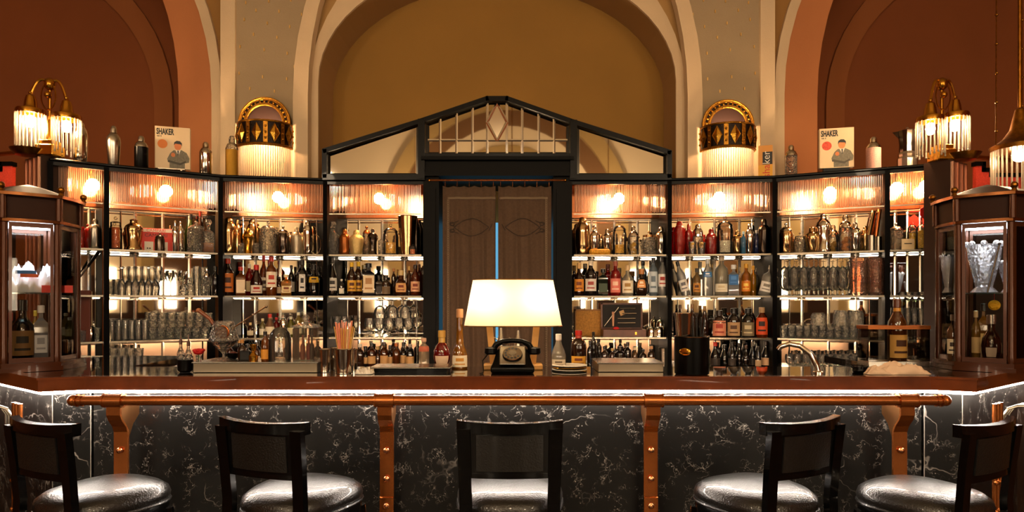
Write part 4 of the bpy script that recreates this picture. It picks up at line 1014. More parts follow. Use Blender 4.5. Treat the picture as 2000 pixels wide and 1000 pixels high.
# ---------------------------------------------------------------- bay C
S('C', 1, 447, 26, 424, 'tallest copper-gold bullet shaker', 'bullet', CHROMEW)
S('C', 1, 463, 15, 429, 'slim gold shaker behind the tallest', 'shoulder', CHROMEW, d=.2)
S('C', 1, 484, 22, 445, 'golden ribbed urn shaped shaker', 'bell', GOLD)
S('C', 1, 492, 20, 428, 'brass bottle shaped shaker behind the ribbed urn', 'bullet', CHROMEW, d=.23)
glasses('C', 1, [(471, 13, 475, .05, None), (501, 13, 475, .05, None)], 'cut_tumbler', 'low cut tumbler flanking the golden urn, top shelf, third bay from left', 'low tumblers third bay', cut=1)
it('C', 1, 524, 34, 433, 'crystal_jar', 'sparkling crystal jar with domed lid', 'jar', jar)
it('C', 1, 553, 23, 442, 'lidded_jar', 'smoky jar with chrome stepped lid', 'jar', jar, m=CHROMED, metal_lid=CHROME)
S('C', 1, 579, 20, 444, 'frosted silver flask shaker', 'straight', mat('satin_silver', '#b8ac94', .4, .9))
S('C', 1, 601, 18, 430, 'tall chrome shaker with side handle', 'bullet', CHROME)
t = thing('wire_hoop_holder', (*bpos('C', 616, .08), ZS[1]), 'bent wire heart shaped holder by right post, top shelf, third bay from left', 'holder')
b = MB(); b.tube([(.05*sin(q*2*pi), 0, .09-.085*cos(q*2*pi)) for q in [k/18 for k in range(18)]], .004, 6, closed=True); b.build('hoop', CHROME, t)
b = MB(); b.lathe([(.03, 0), (.03, .006)], 14); b.build('foot', CHROME, t)
B('C', 2, 445, 22, 505, 'dark herbal bottle with orange label', 'squat', '#1c0f08', '#b03018', '#c06a20', '#3a1a08', lz=(.1, .6))
B('C', 2, 470, 20, 521, 'square amber bottle with red cap', 'squat', '#9c4c10', '#c03020', '#e8d2b0', square=1, lz=(.1, .55))
B('C', 2, 487, 15, 515, 'red aperitif bottle with white cap', 'wine', '#c01c10', '#e8dcc8', '#e8d0a0', d=.2)
B('C', 2, 501, 23, 517, 'short bottle, red neck and wide white label', 'burg', '#4a0f0a', '#c81c14', '#e8dcc8', '#b02818', lz=(.08, .34), neck='#c81c14')
B('C', 2, 515, 15, 500, 'tall red wax topped whisky bottle', 'wine', '#a84c12', '#d02414', '#ecdcc0', '#402010', d=.19)
B('C', 2, 530, 21, 500, 'amber bourbon with red cap and paper label', 'squat', '#b05a14', '#c02818', '#f0e2c8', '#b83820', lz=(.22, .6))
B('C', 2, 545, 12, 540, 'small brown bitters bottle between bourbon and rum', 'slim', '#5a2810', '#1a1410', '#d8c09a', d=.16)
B('C', 2, 559, 21, 536, 'stubby golden rum bottle with cork', 'squat', '#d88a1c', '#e6d4ac', '#e0c890', '#7a3a10', square=1)
B('C', 2, 569, 13, 518, 'black bottle behind stubby rum', 'wine', '#0f0d0c', '#16120e', '#c9c2b4', d=.2)
B('C', 2, 590, 23, 508, 'black bottle with white cross shaped label', 'wine', '#0d0c0c', '#1a1816', '#d8d4cc', '#0d0c0c', lz=(.12, .6), lwid=30)
B('C', 2, 613, 20, 516, 'black bottle with yellow banner and gold disc', 'round', '#0f0d0a', '#16120e', '#d8a820', '#16120e', lz=(.42, .6))
B('C', 3, 513, 13, 622, 'pale wine bottle with cream foil', 'wine', '#cbb86a', '#e0cfa0', '#efe6c8', d=.12)
B('C', 3, 527, 18, 613, 'pink-beige bottle with red foil', 'burg', '#d8a078', '#d02a1c', '#e8d8b8', d=.1, neck='#c8b090')
B('C', 3, 540, 12, 620, 'bright red slender bottle', 'slim', '#c8201a', '#d8281c', '#e8d8c0', d=.2)
S('C', 3, 553, 14, 612, 'chrome shaker above the glass dome', 'cobbler', CHROME)
B('C', 3, 568, 14, 618, 'yellow-green bottle with white neck', 'wine', '#a8a03a', '#e8e0c8', '#d8cc98')
B('C', 3, 583, 14, 610, 'straw coloured bottle beside the chrome cup', 'slim', '#d8b860', '#efe4c0', '#f0e6c8', d=.16)
it('C', 3, 601, 16, 630, 'tin_cup', 'small bright chrome cup', 'cup', tin, m=CHROME)
B('C', 3, 455, 12, 632, 'dark bottle left of the serving spoon', 'squat', '#241208', '#b06a30', '#d8b47a')
B('C', 3, 489, 12, 630, 'brown bottle with cork behind long spoon', 'round', '#7a3c12', '#d8b880', '#e8d6b0', d=.15)
for k, (x, tp, c, cap, lab) in enumerate(((449, 668, '#3a120a', '#c02818', 'red capped dark bottle'), (468, 662, '#1a0e08', '#c88a3a', 'black bottle with gold cap'), (483, 672, '#180c08', '#1a1410', 'low black bottle'),
                                          (500, 668, '#8a4a12', '#1a1410', 'amber bottle with black cap'), (546, 672, '#281208', '#e0c890', 'dark bottle seen through the glass dome'), (590, 676, '#a03018', '#e0d0b0', 'reddish bottle seen through the square jar'), (610, 672, '#241208', '#d8b070', 'brown bottle beside right post'))):
    B('C', 0, x, 15, tp, lab, 'squat', c, cap, '#d8c09a', d=.1)

# ---------------------------------------------------------------- bay D
it('D', 1, 650, 27, 432, 'decanter', 'tall diamond cut crystal decanter', 'decanter', decanter, square=0)
S('D', 1, 673, 20, 448, 'copper toned ribbed shaker', 'straight', COPPER)
S('D', 1, 696, 28, 449, 'frosted golden flask shaped shaker', 'cobbler', mat('frosted_gold', '#dcc080', .45, .8, bump=.5, bscale=160), d=.08)
it('D', 1, 716, 16, 442, 'glass_jar', 'narrow glass jar with brown lid', 'jar', jar, d=.2, metal_lid=COPPER)
S('D', 1, 728, 21, 446, 'waisted dark chrome shaker on a foot', 'bell', CHROMED, d=.08)
glasses('D', 1, [(744, 12, 470, .06, None), (752, 12, 474, .18, None)], 'cut_tumbler', 'low cut tumbler right of the waisted shaker, top shelf, bay just left of curtain', 'low tumblers fourth bay', cut=1)
it('D', 1, 763, 30, 438, 'glass_cloche', 'glass dome jar with yellow slices', 'jar', jar, fill='#d8a028', fh=.4)
it('D', 1, 796, 38, 423, 'champagne_cooler', 'tall tapering hammered silver cooler', 'bucket', tin, m=CHROMEW, bot=.66)
S('D', 1, 812, 18, 424, 'dark shaker with black cone top', 'bullet', CHROMED, d=.22)
it('D', 1, 806, 14, 477, 'glass_jar', 'tiny jar of orange sweets', 'jar', jar, d=.03, fill='#c8642a', fh=.5)
B('D', 2, 649, 19, 502, 'black champagne bottle with silver collar', 'burg', '#12100e', '#3a3630', '#cfcac0', '#2a2622', neck='#8a8478')
B('D', 2, 667, 10, 545, 'tiny black bottle with white cap', 'slim', '#1a1612', '#e0d8c8', '#e8e0d0')
B('D', 2, 687, 18, 512, 'brown bottle with yellow cap, left of twins,', 'wine', '#2a1408', '#e8b818', '#d8a030', '#5a2a08', neck='#1a0e06')
B('D', 2, 700, 18, 511, 'brown bottle with yellow cap, right of twins,', 'wine', '#2a1408', '#e8b818', '#d8a030', '#5a2a08', d=.17, neck='#1a0e06')
B('D', 2, 720, 27, 514, 'square navy bottle with arched cream label', 'squat', '#10121e', '#1a1a20', '#e0c8a0', '#a87a48', square=1, lz=(.1, .62))
B('D', 2, 712, 10, 518, 'slender dark bottle behind the navy one', 'slim', '#201814', '#c8c0b0', d=.22)
B('D', 2, 740, 13, 538, 'small dark square bottle', 'squat', '#1c1410', '#12100e', '#2a2420', square=1)
B('D', 2, 754, 17, 537, 'dark brown stout bottle with faded label', 'squat', '#2c1c10', '#16120e', '#6a543a', lz=(.1, .45))
B('D', 2, 769, 9, 524, 'thin bottle behind the stout one', 'slim', '#5a3414', '#b06a28', d=.22)
B('D', 2, 783, 27, 528, 'round flask with gold medallion', 'globe', '#7a3c14', '#c8a868', '#d8a468', '#7a2c14', lz=(.15, .5), lwid=48)
B('D', 2, 799, 11, 520, 'slender amber bottle behind the medallion flask', 'wine', '#8a4a18', '#d0a050', d=.2)
B('D', 2, 811, 19, 517, 'copper amber bottle with tan label by jamb', 'wine', '#8a3810', '#2a1810', '#d8a078', '#7a3018')
B('D', 2, 819, 11, 516, 'dark red bottle squeezed against the jamb', 'slim', '#6a2010', '#5a3018', d=.2)
G2 = [(722+19*k, 20, 622, .08, None) for k in range(5)]
glasses('D', 3, G2, 'coffee_glass', 'footed coffee glass in lower row, third shelf, bay just left of curtain', 'footed glasses lower row fourth bay', kind='goblet')
glasses('D', 3, [(742+25*k, 24, 586, .09, WZ(621, bpos('D', 742+25*k, .09).y)) for k in range(3)], 'coffee_glass', 'upturned footed glass in upper row, third shelf, bay just left of curtain', 'footed glasses upper row fourth bay', kind='goblet', flip=1)
glasses('D', 3, [(645+14*k, 14, 618, .12, None) for k in range(3)], 'coffee_glass', 'footed glass left of the straws, third shelf, bay just left of curtain', 'footed glasses by straws fourth bay', kind='goblet')
for k, (x, tp, c, cap, lab) in enumerate(((703, 672, '#2a1408', '#e8dcc8', 'dark bottle, white cap, nearest straws,'), (714, 676, '#14100c', '#16120e', 'squat black bottle with dark cap'), (726, 670, '#7a3810', '#1a1410', 'amber bottle with black cap'),
                                          (738, 676, '#3a1a0c', '#d8b070', 'dark brown bottle with gold cap'), (750, 668, '#8a4414', '#2a1810', 'orange-brown bottle with long neck'), (762, 674, '#4a200c', '#16120e', 'brown bottle with brown cap'),
                                          (774, 670, '#9a4c16', '#c86a30', 'bright amber bottle with copper cap'), (788, 668, '#1a100a', '#16120e', 'tall black bottle, faint shine,'), (801, 672, '#120e0c', '#8a8078', 'black bottle with grey cap'))):
    B('D', 0, x, 16, tp, lab, 'round' if k % 2 else 'squat', c, cap, '#c89a60' if k % 3 else None, d=.1+.05*(k % 2))

# ---------------------------------------------------------------- bay E
S('E', 1, 1138, 28, 424, 'largest copper-chrome bullet shaker', 'bullet', CHROMEW)
S('E', 1, 1161, 19, 440, 'smooth silver shaker right of largest one', 'cobbler', CHROME)
S('E', 1, 1186, 20, 447, 'short silver shaker with round cap', 'cobbler', CHROME)
t = thing('sponge_cake', (*bpos('E', 1171, .04), ZS[1]), 'low golden yellow dish like a loaf on top shelf, bay just right of curtain', 'dish')
b = MB(); b.box(-.09, .09, -.03, .03, .004, .05, bev=.012); b.build('loaf', mat('honey_yellow', '#d8981c', .6, noise=(.3, 70), bump=.6, bscale=120), t)
b = MB(); b.box(-.095, .095, -.035, .035, 0, .006, bev=.002); b.build('tray', GOLD, t)
it('E', 1, 1210, 27, 433, 'mixing_jar', 'tall cut crystal jar, yellow fruit inside', 'jar', jar, fill='#e8a818', fh=.3)
S('E', 1, 1237, 21, 441, 'chrome topped glass shaker with yellow contents', 'cobbler', CHROME, body_glass=GLASS, fill='#e8b018')
it('E', 1, 1267, 28, 452, 'glass_pitcher', 'wide fluted glass pitcher', 'pitcher', jar, lid='flat', metal_lid=CHROMEW)
S('E', 1, 1291, 21, 443, 'dark chrome shaker with copper cap', 'straight', CHROME)
B('E', 2, 1131, 20, 513, 'round brown bottle, big orange label, wooden stopper', 'round', '#4a2410', '#d8a868', '#d88a28', '#7a3a10', lz=(.14, .5))
B('E', 2, 1154, 23, 509, 'dark bottle with cream cap and white label', 'wine', '#140e0c', '#e8d8c0', '#e0d8d0', '#a04038', lz=(.14, .48))
B('E', 2, 1178, 21, 525, 'dark green faceted square bottle', 'squat', '#141a12', '#16120e', '#3a4a34', square=1)
B('E', 2, 1202, 21, 510, 'raspberry red ribbed gin bottle', 'squat', '#d02420', '#a85a48', '#e07868', '#f0c8b0', lz=(.1, .5))
B('E', 2, 1226, 23, 518, 'clear bottle with round cream label and cork', 'round', '#e8e0cc', '#d8b888', '#f0e6cc', '#b08848', lz=(.1, .5))
B('E', 2, 1253, 27, 525, 'round dark bottle with orange diamond label', 'globe', '#26160c', '#b87a40', '#e09a58', '#fff0d8', lz=(.3, .6), lwid=36)
B('E', 2, 1276, 17, 504, 'slender blue-clear bottle with pale label', 'slim', '#b8cede', '#3a3a40', '#c8d4dc', '#6a7a88', lz=(.1, .64))
B('E', 2, 1294, 18, 502, 'clear gin bottle, red figure on white label', 'wine', '#dcdcd8', '#2a2624', '#ece8e0', '#b03a30', lz=(.24, .56))
t = thing('cork_board', (*bpos('E', 1149, .26), ZS[3]), 'tan fibre board leaning upright, third shelf, bay just right of curtain', 'board')
b = MB(); b.box(-.115, .115, 0, .02, 0, .235); b.build('panel', mat('tan_fibre', '#a8742c', .8, noise=(.3, 60), bump=.3, bscale=120), t, smooth=False)
b = MB(); b.box(-.12, .12, -.004, .024, .228, .242); b.box(-.12, -.11, -.004, .024, 0, .242); b.build('edging', mat('tan_edge', '#8a5a24', .6), t, smooth=False)
# open wooden tool case
p = bpos('E', 1218, .12); t = thing('tool_case', (p.x, p.y, ZS[3]), 'open wooden case with black lining and bar tools, right of the curtain', 'case')
WOODC = mat('walnut_case', '#5a2c12', .4, noise=(.3, 14))
b = MB(); b.box(-.19, .19, -.06, .12, 0, .065, bev=.003); b.build('box', WOODC, t, smooth=False)
b = MB(); b.box(-.185, .185, .10, .13, .065, .30); l = b.build('lid', WOODC, t, smooth=False)
b = MB(); 
for q in ((-.19, -.175, .075, .30), (.17, .185, .075, .30), (-.19, .185, .285, .30), (-.19, .185, .066, .078)): b.box(q[0], q[1], .085, .10, q[2], q[3])
b.build('lid_frame', WOODC, l, smooth=False)
b = MB(); b.box(-.175, .17, .092, .0995, .078, .285); b.build('lining', mat('case_lining', '#17120f', .8), l, smooth=False)
for (xa, za, xb, zb, r) in ((-.02, .25, .12, .25, .006), (0, .205, .13, .205, .006), (-.04, .16, .12, .16, .005), (-.04, .12, .12, .12, .005), (-.16, .09, -.03, .26, .005), (-.08, .09, -.08, .22, .008)):
    b = MB(); b.tube([(xa, .083, za), (xb, .083, zb)], [r, r*1.5]); b.build('bar_tool', STEEL if r < .008 else mat('tool_handle', '#c89068', .4), t)
b = MB(); b.lathe([(.03, 0), (.03, .008)], 4); o = b.build('square_strainer', mat('strainer_brass', '#7a6040', .4, 1), t, smooth=False); o.location = (-.0, .088, .21); o.rotation_euler = (pi/2, .4, 0)
b = MB(); b.ball((-.07, -.02, .075), .03, 8, sz=.5); b.build('red_cloth', mat('red_felt', '#c02020', .8), t)
b = MB(); b.box(.09, .105, -.064, -.06, .02, .045); b.build('clasp', BRASS, t, smooth=False)
for x, tp, dd, lab in ((1272, 636, .08, 'small chrome pot, leftmost of pots beside the tool case'), (1287, 636, .08, 'small chrome pot in the middle of pots by the tool case'), (1298, 633, .16, 'small chrome pot at right end beside the tool case'), (1290, 620, .2, 'taller chrome pot at the back beside the tool case')):
    p = bpos('E', x, dd); t = thing('chrome_pot', (p.x, p.y, ZS[3]), lab, 'pot'); jar(t, 16*p.y/F, WZ(tp, p.y)-ZS[3], m=CHROME)
for k, (x, wp, tp, c, cap, lb, lab) in enumerate(((1152, 11, 665, '#14100c', '#16120e', None, 'slim black bottle beside cork board'), (1168, 11, 660, '#120e0c', '#1a1614', None, 'tall black bottle with matte cap'), (1181, 14, 676, '#2a1810', '#1a1410', None, 'dark brown bottle, no label,'),
        (1196, 12, 680, '#3a1c10', '#c8a060', None, 'brown bottle with gilt cap'), (1211, 24, 676, '#16100c', '#1a1410', '#d8cfc0', 'stout black bottle with white plaque label'), (1226, 14, 668, '#1a120c', '#241810', None, 'tall black bottle right of white plaque'),
        (1240, 11, 678, '#8a5a28', '#e0c8a0', '#e8d8b0', 'little amber bottle with pale cap'), (1256, 13, 682, '#241408', '#16120e', None, 'low brown-black bottle'), (1272, 14, 676, '#2a1408', '#d8a070', '#b88a58', 'dark bottle with tan label'))):
    B('E', 0, x, wp, tp, lab, 'squat' if k != 1 else 'slim', c, cap, lb, '#2a2018' if lb else None, d=.08+.05*(k % 2))
it('E', 0, 1296, 18, 680, 'tin_cup', 'brushed steel tin behind the steel tray', 'cup', tin, m=STEEL)

# ---------------------------------------------------------------- bay F
S('F', 1, 1327, 22, 432, 'tall ruby glass shaker', 'bullet', REDG)
S('F', 1, 1345, 16, 437, 'ruby glass shaker right of tallest ruby one', 'cobbler', REDG, d=.18)
S('F', 1, 1363, 20, 438, 'clear bullet shaped glass shaker', 'bullet', CHROME, body_glass=GLASSC)
t = it('F', 1, 1352, 15, 472, 'glass_bowl', 'small bowl of yellow lemons, left,', 'bowl', tin, d=.04, m=GLASS, rim=0)
LEM = mat('lemon', '#e8b020', .5)
def balls(t, m, n, r, w):
    for i in range(n):
        b = MB(); b.ball((0, 0, 0), r, 10); o = b.build('lemon', m, t); a = i*2.4; o.location = (w*cos(a)*(i > 0), w*sin(a)*(i > 0), .05+r+.012*i)
balls(t, LEM, 3, .016, .018)
t = it('F', 1, 1370, 16, 474, 'glass_bowl', 'small bowl of yellow lemons, right,', 'bowl', tin, d=.04, m=GLASS, rim=0); balls(t, LEM, 3, .016, .018)
S('F', 1, 1389, 21, 447, 'short ruby glass shaker with orange base', 'straight', REDG)
it('F', 1, 1416, 31, 423, 'glass_carafe_jar', 'large clear bell jar with stacked glass lid', 'jar', jar, fill='#e8e0cc', fh=.36)
S('F', 1, 1440, 20, 450, 'dull chrome shaker with pinkish body', 'cobbler', CHROMEW)
B('F', 1, 1452, 9, 452, 'narrow light blue bottle', 'slim', '#48a0d8', '#a8d0e8', d=.06)
S('F', 1, 1464, 17, 436, 'polished shaker between two blue bottles', 'cobbler', CHROME)
B('F', 1, 1477, 9, 450, 'narrow cobalt blue bottle', 'slim', '#1c3a8a', '#d8d8d8', d=.12)
S('F', 1, 1492, 22, 428, 'large dark chrome shaker beside right post', 'straight', CHROMED)
t = B('F', 2, 1341, 17, 508, 'clear bottle tilted left, black cap', 'wine', '#d8dadc', '#2a2826', '#e8e4dc', '#6a6a70'); t.rotation_euler[1] = radians(-15)
B('F', 2, 1361, 15, 524, 'small golden tequila bottle with label', 'squat', '#c8a060', '#2a2420', '#c88a3a', '#5a3010')
B('F', 2, 1382, 20, 505, 'clear vodka bottle with blue emblem', 'wine', '#e4e6e6', '#dcdcdc', '#3a7ab8', '#e8ecf0', lz=(.5, .64), lwid=50)
B('F', 2, 1409, 25, 499, 'big frosted white textured bottle', 'squat', '#e8e0c8', '#c8b898', '#f0e8d0', '#d8c8a0', lz=(.1, .3))
B('F', 2, 1433, 22, 517, 'clear square bottle with blue rectangle label', 'squat', '#d8dce0', '#e8e8e8', '#2a68a8', '#4a88c8', square=1, lz=(.35, .68))
B('F', 2, 1457, 18, 515, 'bright orange liqueur bottle with round stopper', 'squat', '#e8920c', '#e8a820', '#d87c10', '#f8d060')
B('F', 2, 1471, 12, 519, 'yellow-orange bottle, half behind orange one', 'squat', '#e8a818', '#e0a020', d=.18)
t = B('F', 2, 1492, 24, 517, 'white bottle tilted right against the post', 'squat', '#e8e4d8', '#c8b8a0', '#f0ece4', '#8a8478'); t.rotation_euler[1] = radians(14)
B('F', 3, 1405, 27, 606, 'broad clear jug bottle with reddish label', 'jug', '#6a4a3a', '#2a1c14', '#d88a6a', '#a83a28', lz=(.06, .62))
B('F', 3, 1433, 25, 602, 'broad dark jug bottle with beige label', 'jug', '#1c120c', '#16120e', '#b89468', '#5a3a20', lz=(.06, .52))
B('F', 3, 1461, 25, 602, 'broad black jug bottle with olive label', 'jug', '#14110d', '#16120e', '#7a6c50', '#c8b890', lz=(.06, .52))
B('F', 3, 1488, 23, 600, 'amber jug bottle with flaming orange label', 'jug', '#a84410', '#b89468', '#e0501c', '#2a1008', lz=(.1, .66))
B('F', 3, 1502, 10, 612, 'orange bottle sliver beside right post', 'slim', '#d86414', '#c8a060', d=.2)
B('F', 3, 1328, 14, 595, 'dark wine bottle behind the ice bucket, left,', 'wine', '#241410', '#5a3a20', d=.2)
B('F', 3, 1352, 14, 594, 'dark wine bottle behind the ice bucket, middle,', 'wine', '#2a1a12', '#8a6038', d=.2)
B('F', 3, 1376, 15, 597, 'dark wine bottle behind the ice bucket, right,', 'burg', '#2a140c', '#a88050', d=.2)
for k, (x, wp, tp, cap, lb, lab) in enumerate(((1397, 19, 668, '#c02818', '#2a201a', 'black wine bottle with red foil'), (1415, 17, 673, '#1a1614', None, 'black wine bottle right of red foil'), (1430, 15, 668, '#141210', '#3a3028', 'black wine bottle with grey label'),
        (1444, 15, 670, '#241c18', None, 'glossy black wine bottle, middle of row,'), (1457, 15, 674, '#4a2a18', None, 'black wine bottle with brown foil'), (1470, 14, 668, '#8a8074', '#2a2420', 'black wine bottle with silver foil'),
        (1481, 12, 676, '#141210', '#c8a880', 'narrow black wine bottle with tan label'), (1496, 20, 666, '#2a1c14', '#d8ae84', 'black bottle with large peach label'))):
    B('F', 0, x, wp, tp, lab, 'burg', '#0e0c0b', cap, lb, None, d=.08+.07*(k % 2), lz=(.1, .38))

# ---------------------------------------------------------------- bay G
it('G', 1, 1535, 25, 436, 'chrome_beaker', 'chrome lidded beaker beside left post', 'beaker', jar, m=CHROMEW, metal_lid=CHROME)
it('G', 1, 1562, 21, 455, 'ribbed_jar', 'stacked ribbed glass block jar', 'jar', jar, lid='flat')
S('G', 1, 1586, 27, 443, 'gilded wide topped shaker', 'cobbler', CHROMEW)
S('G', 1, 1608, 28, 418, 'tall chrome shaker with high domed top', 'shoulder', CHROME)
S('G', 1, 1627, 20, 440, 'glass shaker with yellow contents, chrome dome', 'straight', CHROME, d=.2, body_glass=GLASS, fill='#d8a018')
S('G', 1, 1651, 23, 420, 'glass shaker full of amber slices', 'straight', CHROME, body_glass=GLASS, fill='#c87810')
S('G', 1, 1670, 22, 434, 'polished shaker right of the amber slices', 'cobbler', CHROME)
S('G', 1, 1690, 15, 441, 'slender shaker with yellow glint', 'bullet', CHROMEW, d=.18)
t = thing('copper_tube', (*bpos('G', 1702, .1), ZS[1]), 'copper tube leaning right, left one of two, top shelf, second bay from right', 'tube')
b = MB(); b.tube([(-.02, 0, .13), (.02, 0, .33)], .017); b.build('tube', CHROMEW, t); b = MB(); b.lathe([(.03, 0), (.03, .13)], 14); b.build('holder', STEEL, t)
t = thing('copper_tube', (*bpos('G', 1716, .12), ZS[1]), 'copper tube leaning right, right one of two, top shelf, second bay from right', 'tube')
b = MB(); b.tube([(-.02, 0, .12), (.01, 0, .34)], .015); b.build('tube', COPPER, t); b = MB(); b.lathe([(.026, 0), (.024, .12)], 14); b.build('holder', STEEL, t)
for r_, (d, off) in enumerate(((.07, 0), (.2, 9))):
    glasses('G', 2, [(1532+off+19*k, 19, 541, d, None) for k in range(7)], 'wine_glass', 'upright stemmed glass in lower layer, middle shelf, second bay from right', 'stemware lower layer seventh bay', kind='goblet')
    glasses('G', 2, [(1532+off+19*k, 18, 503, d, WZ(542, bpos('G', 1532+off+19*k, d).y)) for k in range(7)], 'wine_glass', 'upturned stemmed glass in upper layer, middle shelf, second bay from right', 'stemware upper layer seventh bay', kind='wine', flip=1)
PINKG = glass('pink_cut_glass', '#fbe8dc', body=.12, bcol='#ffc8b0', refl=.38, rough=.08, bump=.5, bscale=50)
for px, lab in ((1676, 'wide pinkish cut glass vase, left of two,'), (1711, 'wide pinkish cut glass vase, right of two,')):
    def vase(t, w, h):
        r = w/2; b = MB(); b.shell([(1e-4, .002), (r*.8, .002), (r*.95, .08*h), (r*.86, .3*h), (r, .5*h), (r*.9, .72*h), (r, h), (r*.94, h), (r*.8, .1*h), (1e-4, .1*h)], 14); b.build('body', PINKG, t, smooth=False)
        b = MB(); b.tube([(r*cos(a), r*sin(a), h) for a in [2*pi*k/16 for k in range(16)]], .003, 6, closed=True); b.build('rim', PINKG, t)
    it('G', 2, px, 34, 505, 'glass_vase', lab, 'vase', vase)
glasses('G', 3, [(1531+15*k, 15, 636, .07, None) for k in range(11)]+[(1538+15*k, 15, 637, .2, None) for k in range(11)], 'cut_tumbler', 'cut tumbler in the long row, third shelf, second bay from right', 'tumblers third shelf seventh bay', cut=1)
for px, wp, tp, lab in ((1598, 27, 612, 'short wide glass jar stacked upon tumblers, leftmost of three,'), (1642, 25, 607, 'glass jar stacked upon tumblers, middle of three,'), (1672, 27, 607, 'glass jar stacked upon tumblers, rightmost of three,')):
    p = bpos('G', px, .09); z0 = WZ(636, bpos('G', px, .07).y)+.001; t = thing('glass_jar', (p.x, p.y, z0), lab+' second bay from right', 'jar')
    w_ = wp*p.y/F; h_ = WZ(tp, p.y)-z0; b = MB(); b.shell([(1e-4, .002), (w_*.5, .002), (w_*.5, h_*.75), (w_*.42, h_*.95), (w_*.4, h_)], 14); b.build('body', GLASSC, t)
    b = MB(); b.shell([(w_*.4, h_), (1e-4, h_)], 14); b.build('lid', GLASSC, t)
glasses('G', 0, [(1542+16*k, 17, 692, .06, None) for k in range(10)]+[(1550+16*k, 17, 690, .18, None) for k in range(9)], 'wine_glass', 'rounded glass in the row at counter level, second bay from right', 'counter glasses seventh bay', kind='goblet')

# ---------------------------------------------------------------- bay H
it('H', 1, 1750, 24, 436, 'glass_jar', 'clear jar with stacked chrome lid', 'jar', jar, metal_lid=CHROME)
it('H', 1, 1782, 18, 433, 'preserving_jar', 'jar of yellow peel, left of three yellows,', 'jar', jar, fill='#e8b418', fh=.6, d=.14)
it('H', 1, 1800, 20, 432, 'preserving_jar', 'tallest jar of yellow peel, chrome lid,', 'jar', jar, fill='#e8b418', fh=.66, d=.1)
it('H', 1, 1818, 17, 437, 'preserving_jar', 'jar of yellow peel by the vitrine,', 'jar', jar, fill='#d8a018', fh=.6, d=.14)
t = thing('place_card', (*bpos('H', 1773, .03), ZS[1]), 'small grey printed card before the yellow jars, rightmost bay', 'card')
b = MB(); b.box(-.05, .05, -.004, 0, 0, .085); b.build('card', PAPERC, t, smooth=False)
b = MB(); b.box(-.03, .03, -.006, -.004, .045, .052); b.build('print', INK, t, smooth=False)
t = thing('heart_card', (*bpos('H', 1815, .06), 2.195), 'red paper heart shape hanging below the fringe, rightmost bay', 'decoration')
b = MB(); b.prism([(0, -.075), (.07, .0), (.07, .05), (.035, .075), (0, .04), (-.035, .075), (-.07, .05), (-.07, 0)], 0, .006); fixn(b.build('heart', mat('heart_red', '#e0261c', .6), t, smooth=False))
b = MB(); b.tube([(0, .003, .04), (0, .003, .32)], .0015, 5); b.build('string', INK, t)
glasses('H', 3, [(1760+13*k, 13, 602, .08, None) for k in range(5)], 'wine_glass', 'small stemmed glass on third shelf, rightmost bay', 'stemware lower rightmost bay', kind='wine')
glasses('H', 3, [(1762+13*k, 13, 570, .08, WZ(603, bpos('H', 1762+13*k, .08).y)) for k in range(5)], 'wine_glass', 'stemmed glass stacked in upper row, third shelf, rightmost bay', 'stemware upper rightmost bay', kind='wine')
it('H', 0, 1815, 20, 690, 'tin_cup', 'copper cup near the vitrine base', 'cup', tin, d=.05, m=COPPER)
# ---------------------------------------------------------------- things on top of the back bar
CT = WZ(350, 5.7)+.006
def top(key, px, d, name, lab, cat, rz=0):
    p = bpos(key, px, d); t = thing(name, (p.x, p.y, CT), lab, cat, None, -math.atan2(p.x, p.y)+rz); return t, p.y
def topS(key, px, wp, tp, lab, style, m, d=.1, **kw):
    t, y = top(key, px, d, 'cocktail_shaker', lab, 'shaker'); shaker(t, wp*y/F, WZ(tp, y)-CT, style, m, **kw)
topS('A', 157, 27, 237, 'shiny silver shaker with rounded shoulders next to left pillar lamp', 'bullet', CHROME)
topS('B', 222, 26, 245, 'matte silver shaker on top of back bar, second from left pillar lamp', 'cobbler', STEEL)
topS('B', 276, 25, 266, 'black bodied shaker with silver cap, left of the picture book', 'straight', STEEL, body_glass=BLACK)
topS('B', 402, 24, 278, 'mirror bright small shaker right of the left picture book', 'straight', CHROME)
topS('C', 453, 24, 266, 'gold mesh shaker with clear top left of the left crown light', 'straight', GLASSC, body_glass=mat('gold_mesh', '#c89838', .4, .8, bump=.6, bscale=220))
topS('G', 1545, 23, 284, 'clear cut glass shaker beside the yellow carton', 'straight', CHROME, body_glass=GLASSC)
topS('G', 1706, 27, 268, 'pale pink frosted shaker with silver cap right of the right book', 'straight', CHROME, body_glass=mat('frosted_pink', '#e0a898', .5, noise=(.15, 150), bump=.3, bscale=200))
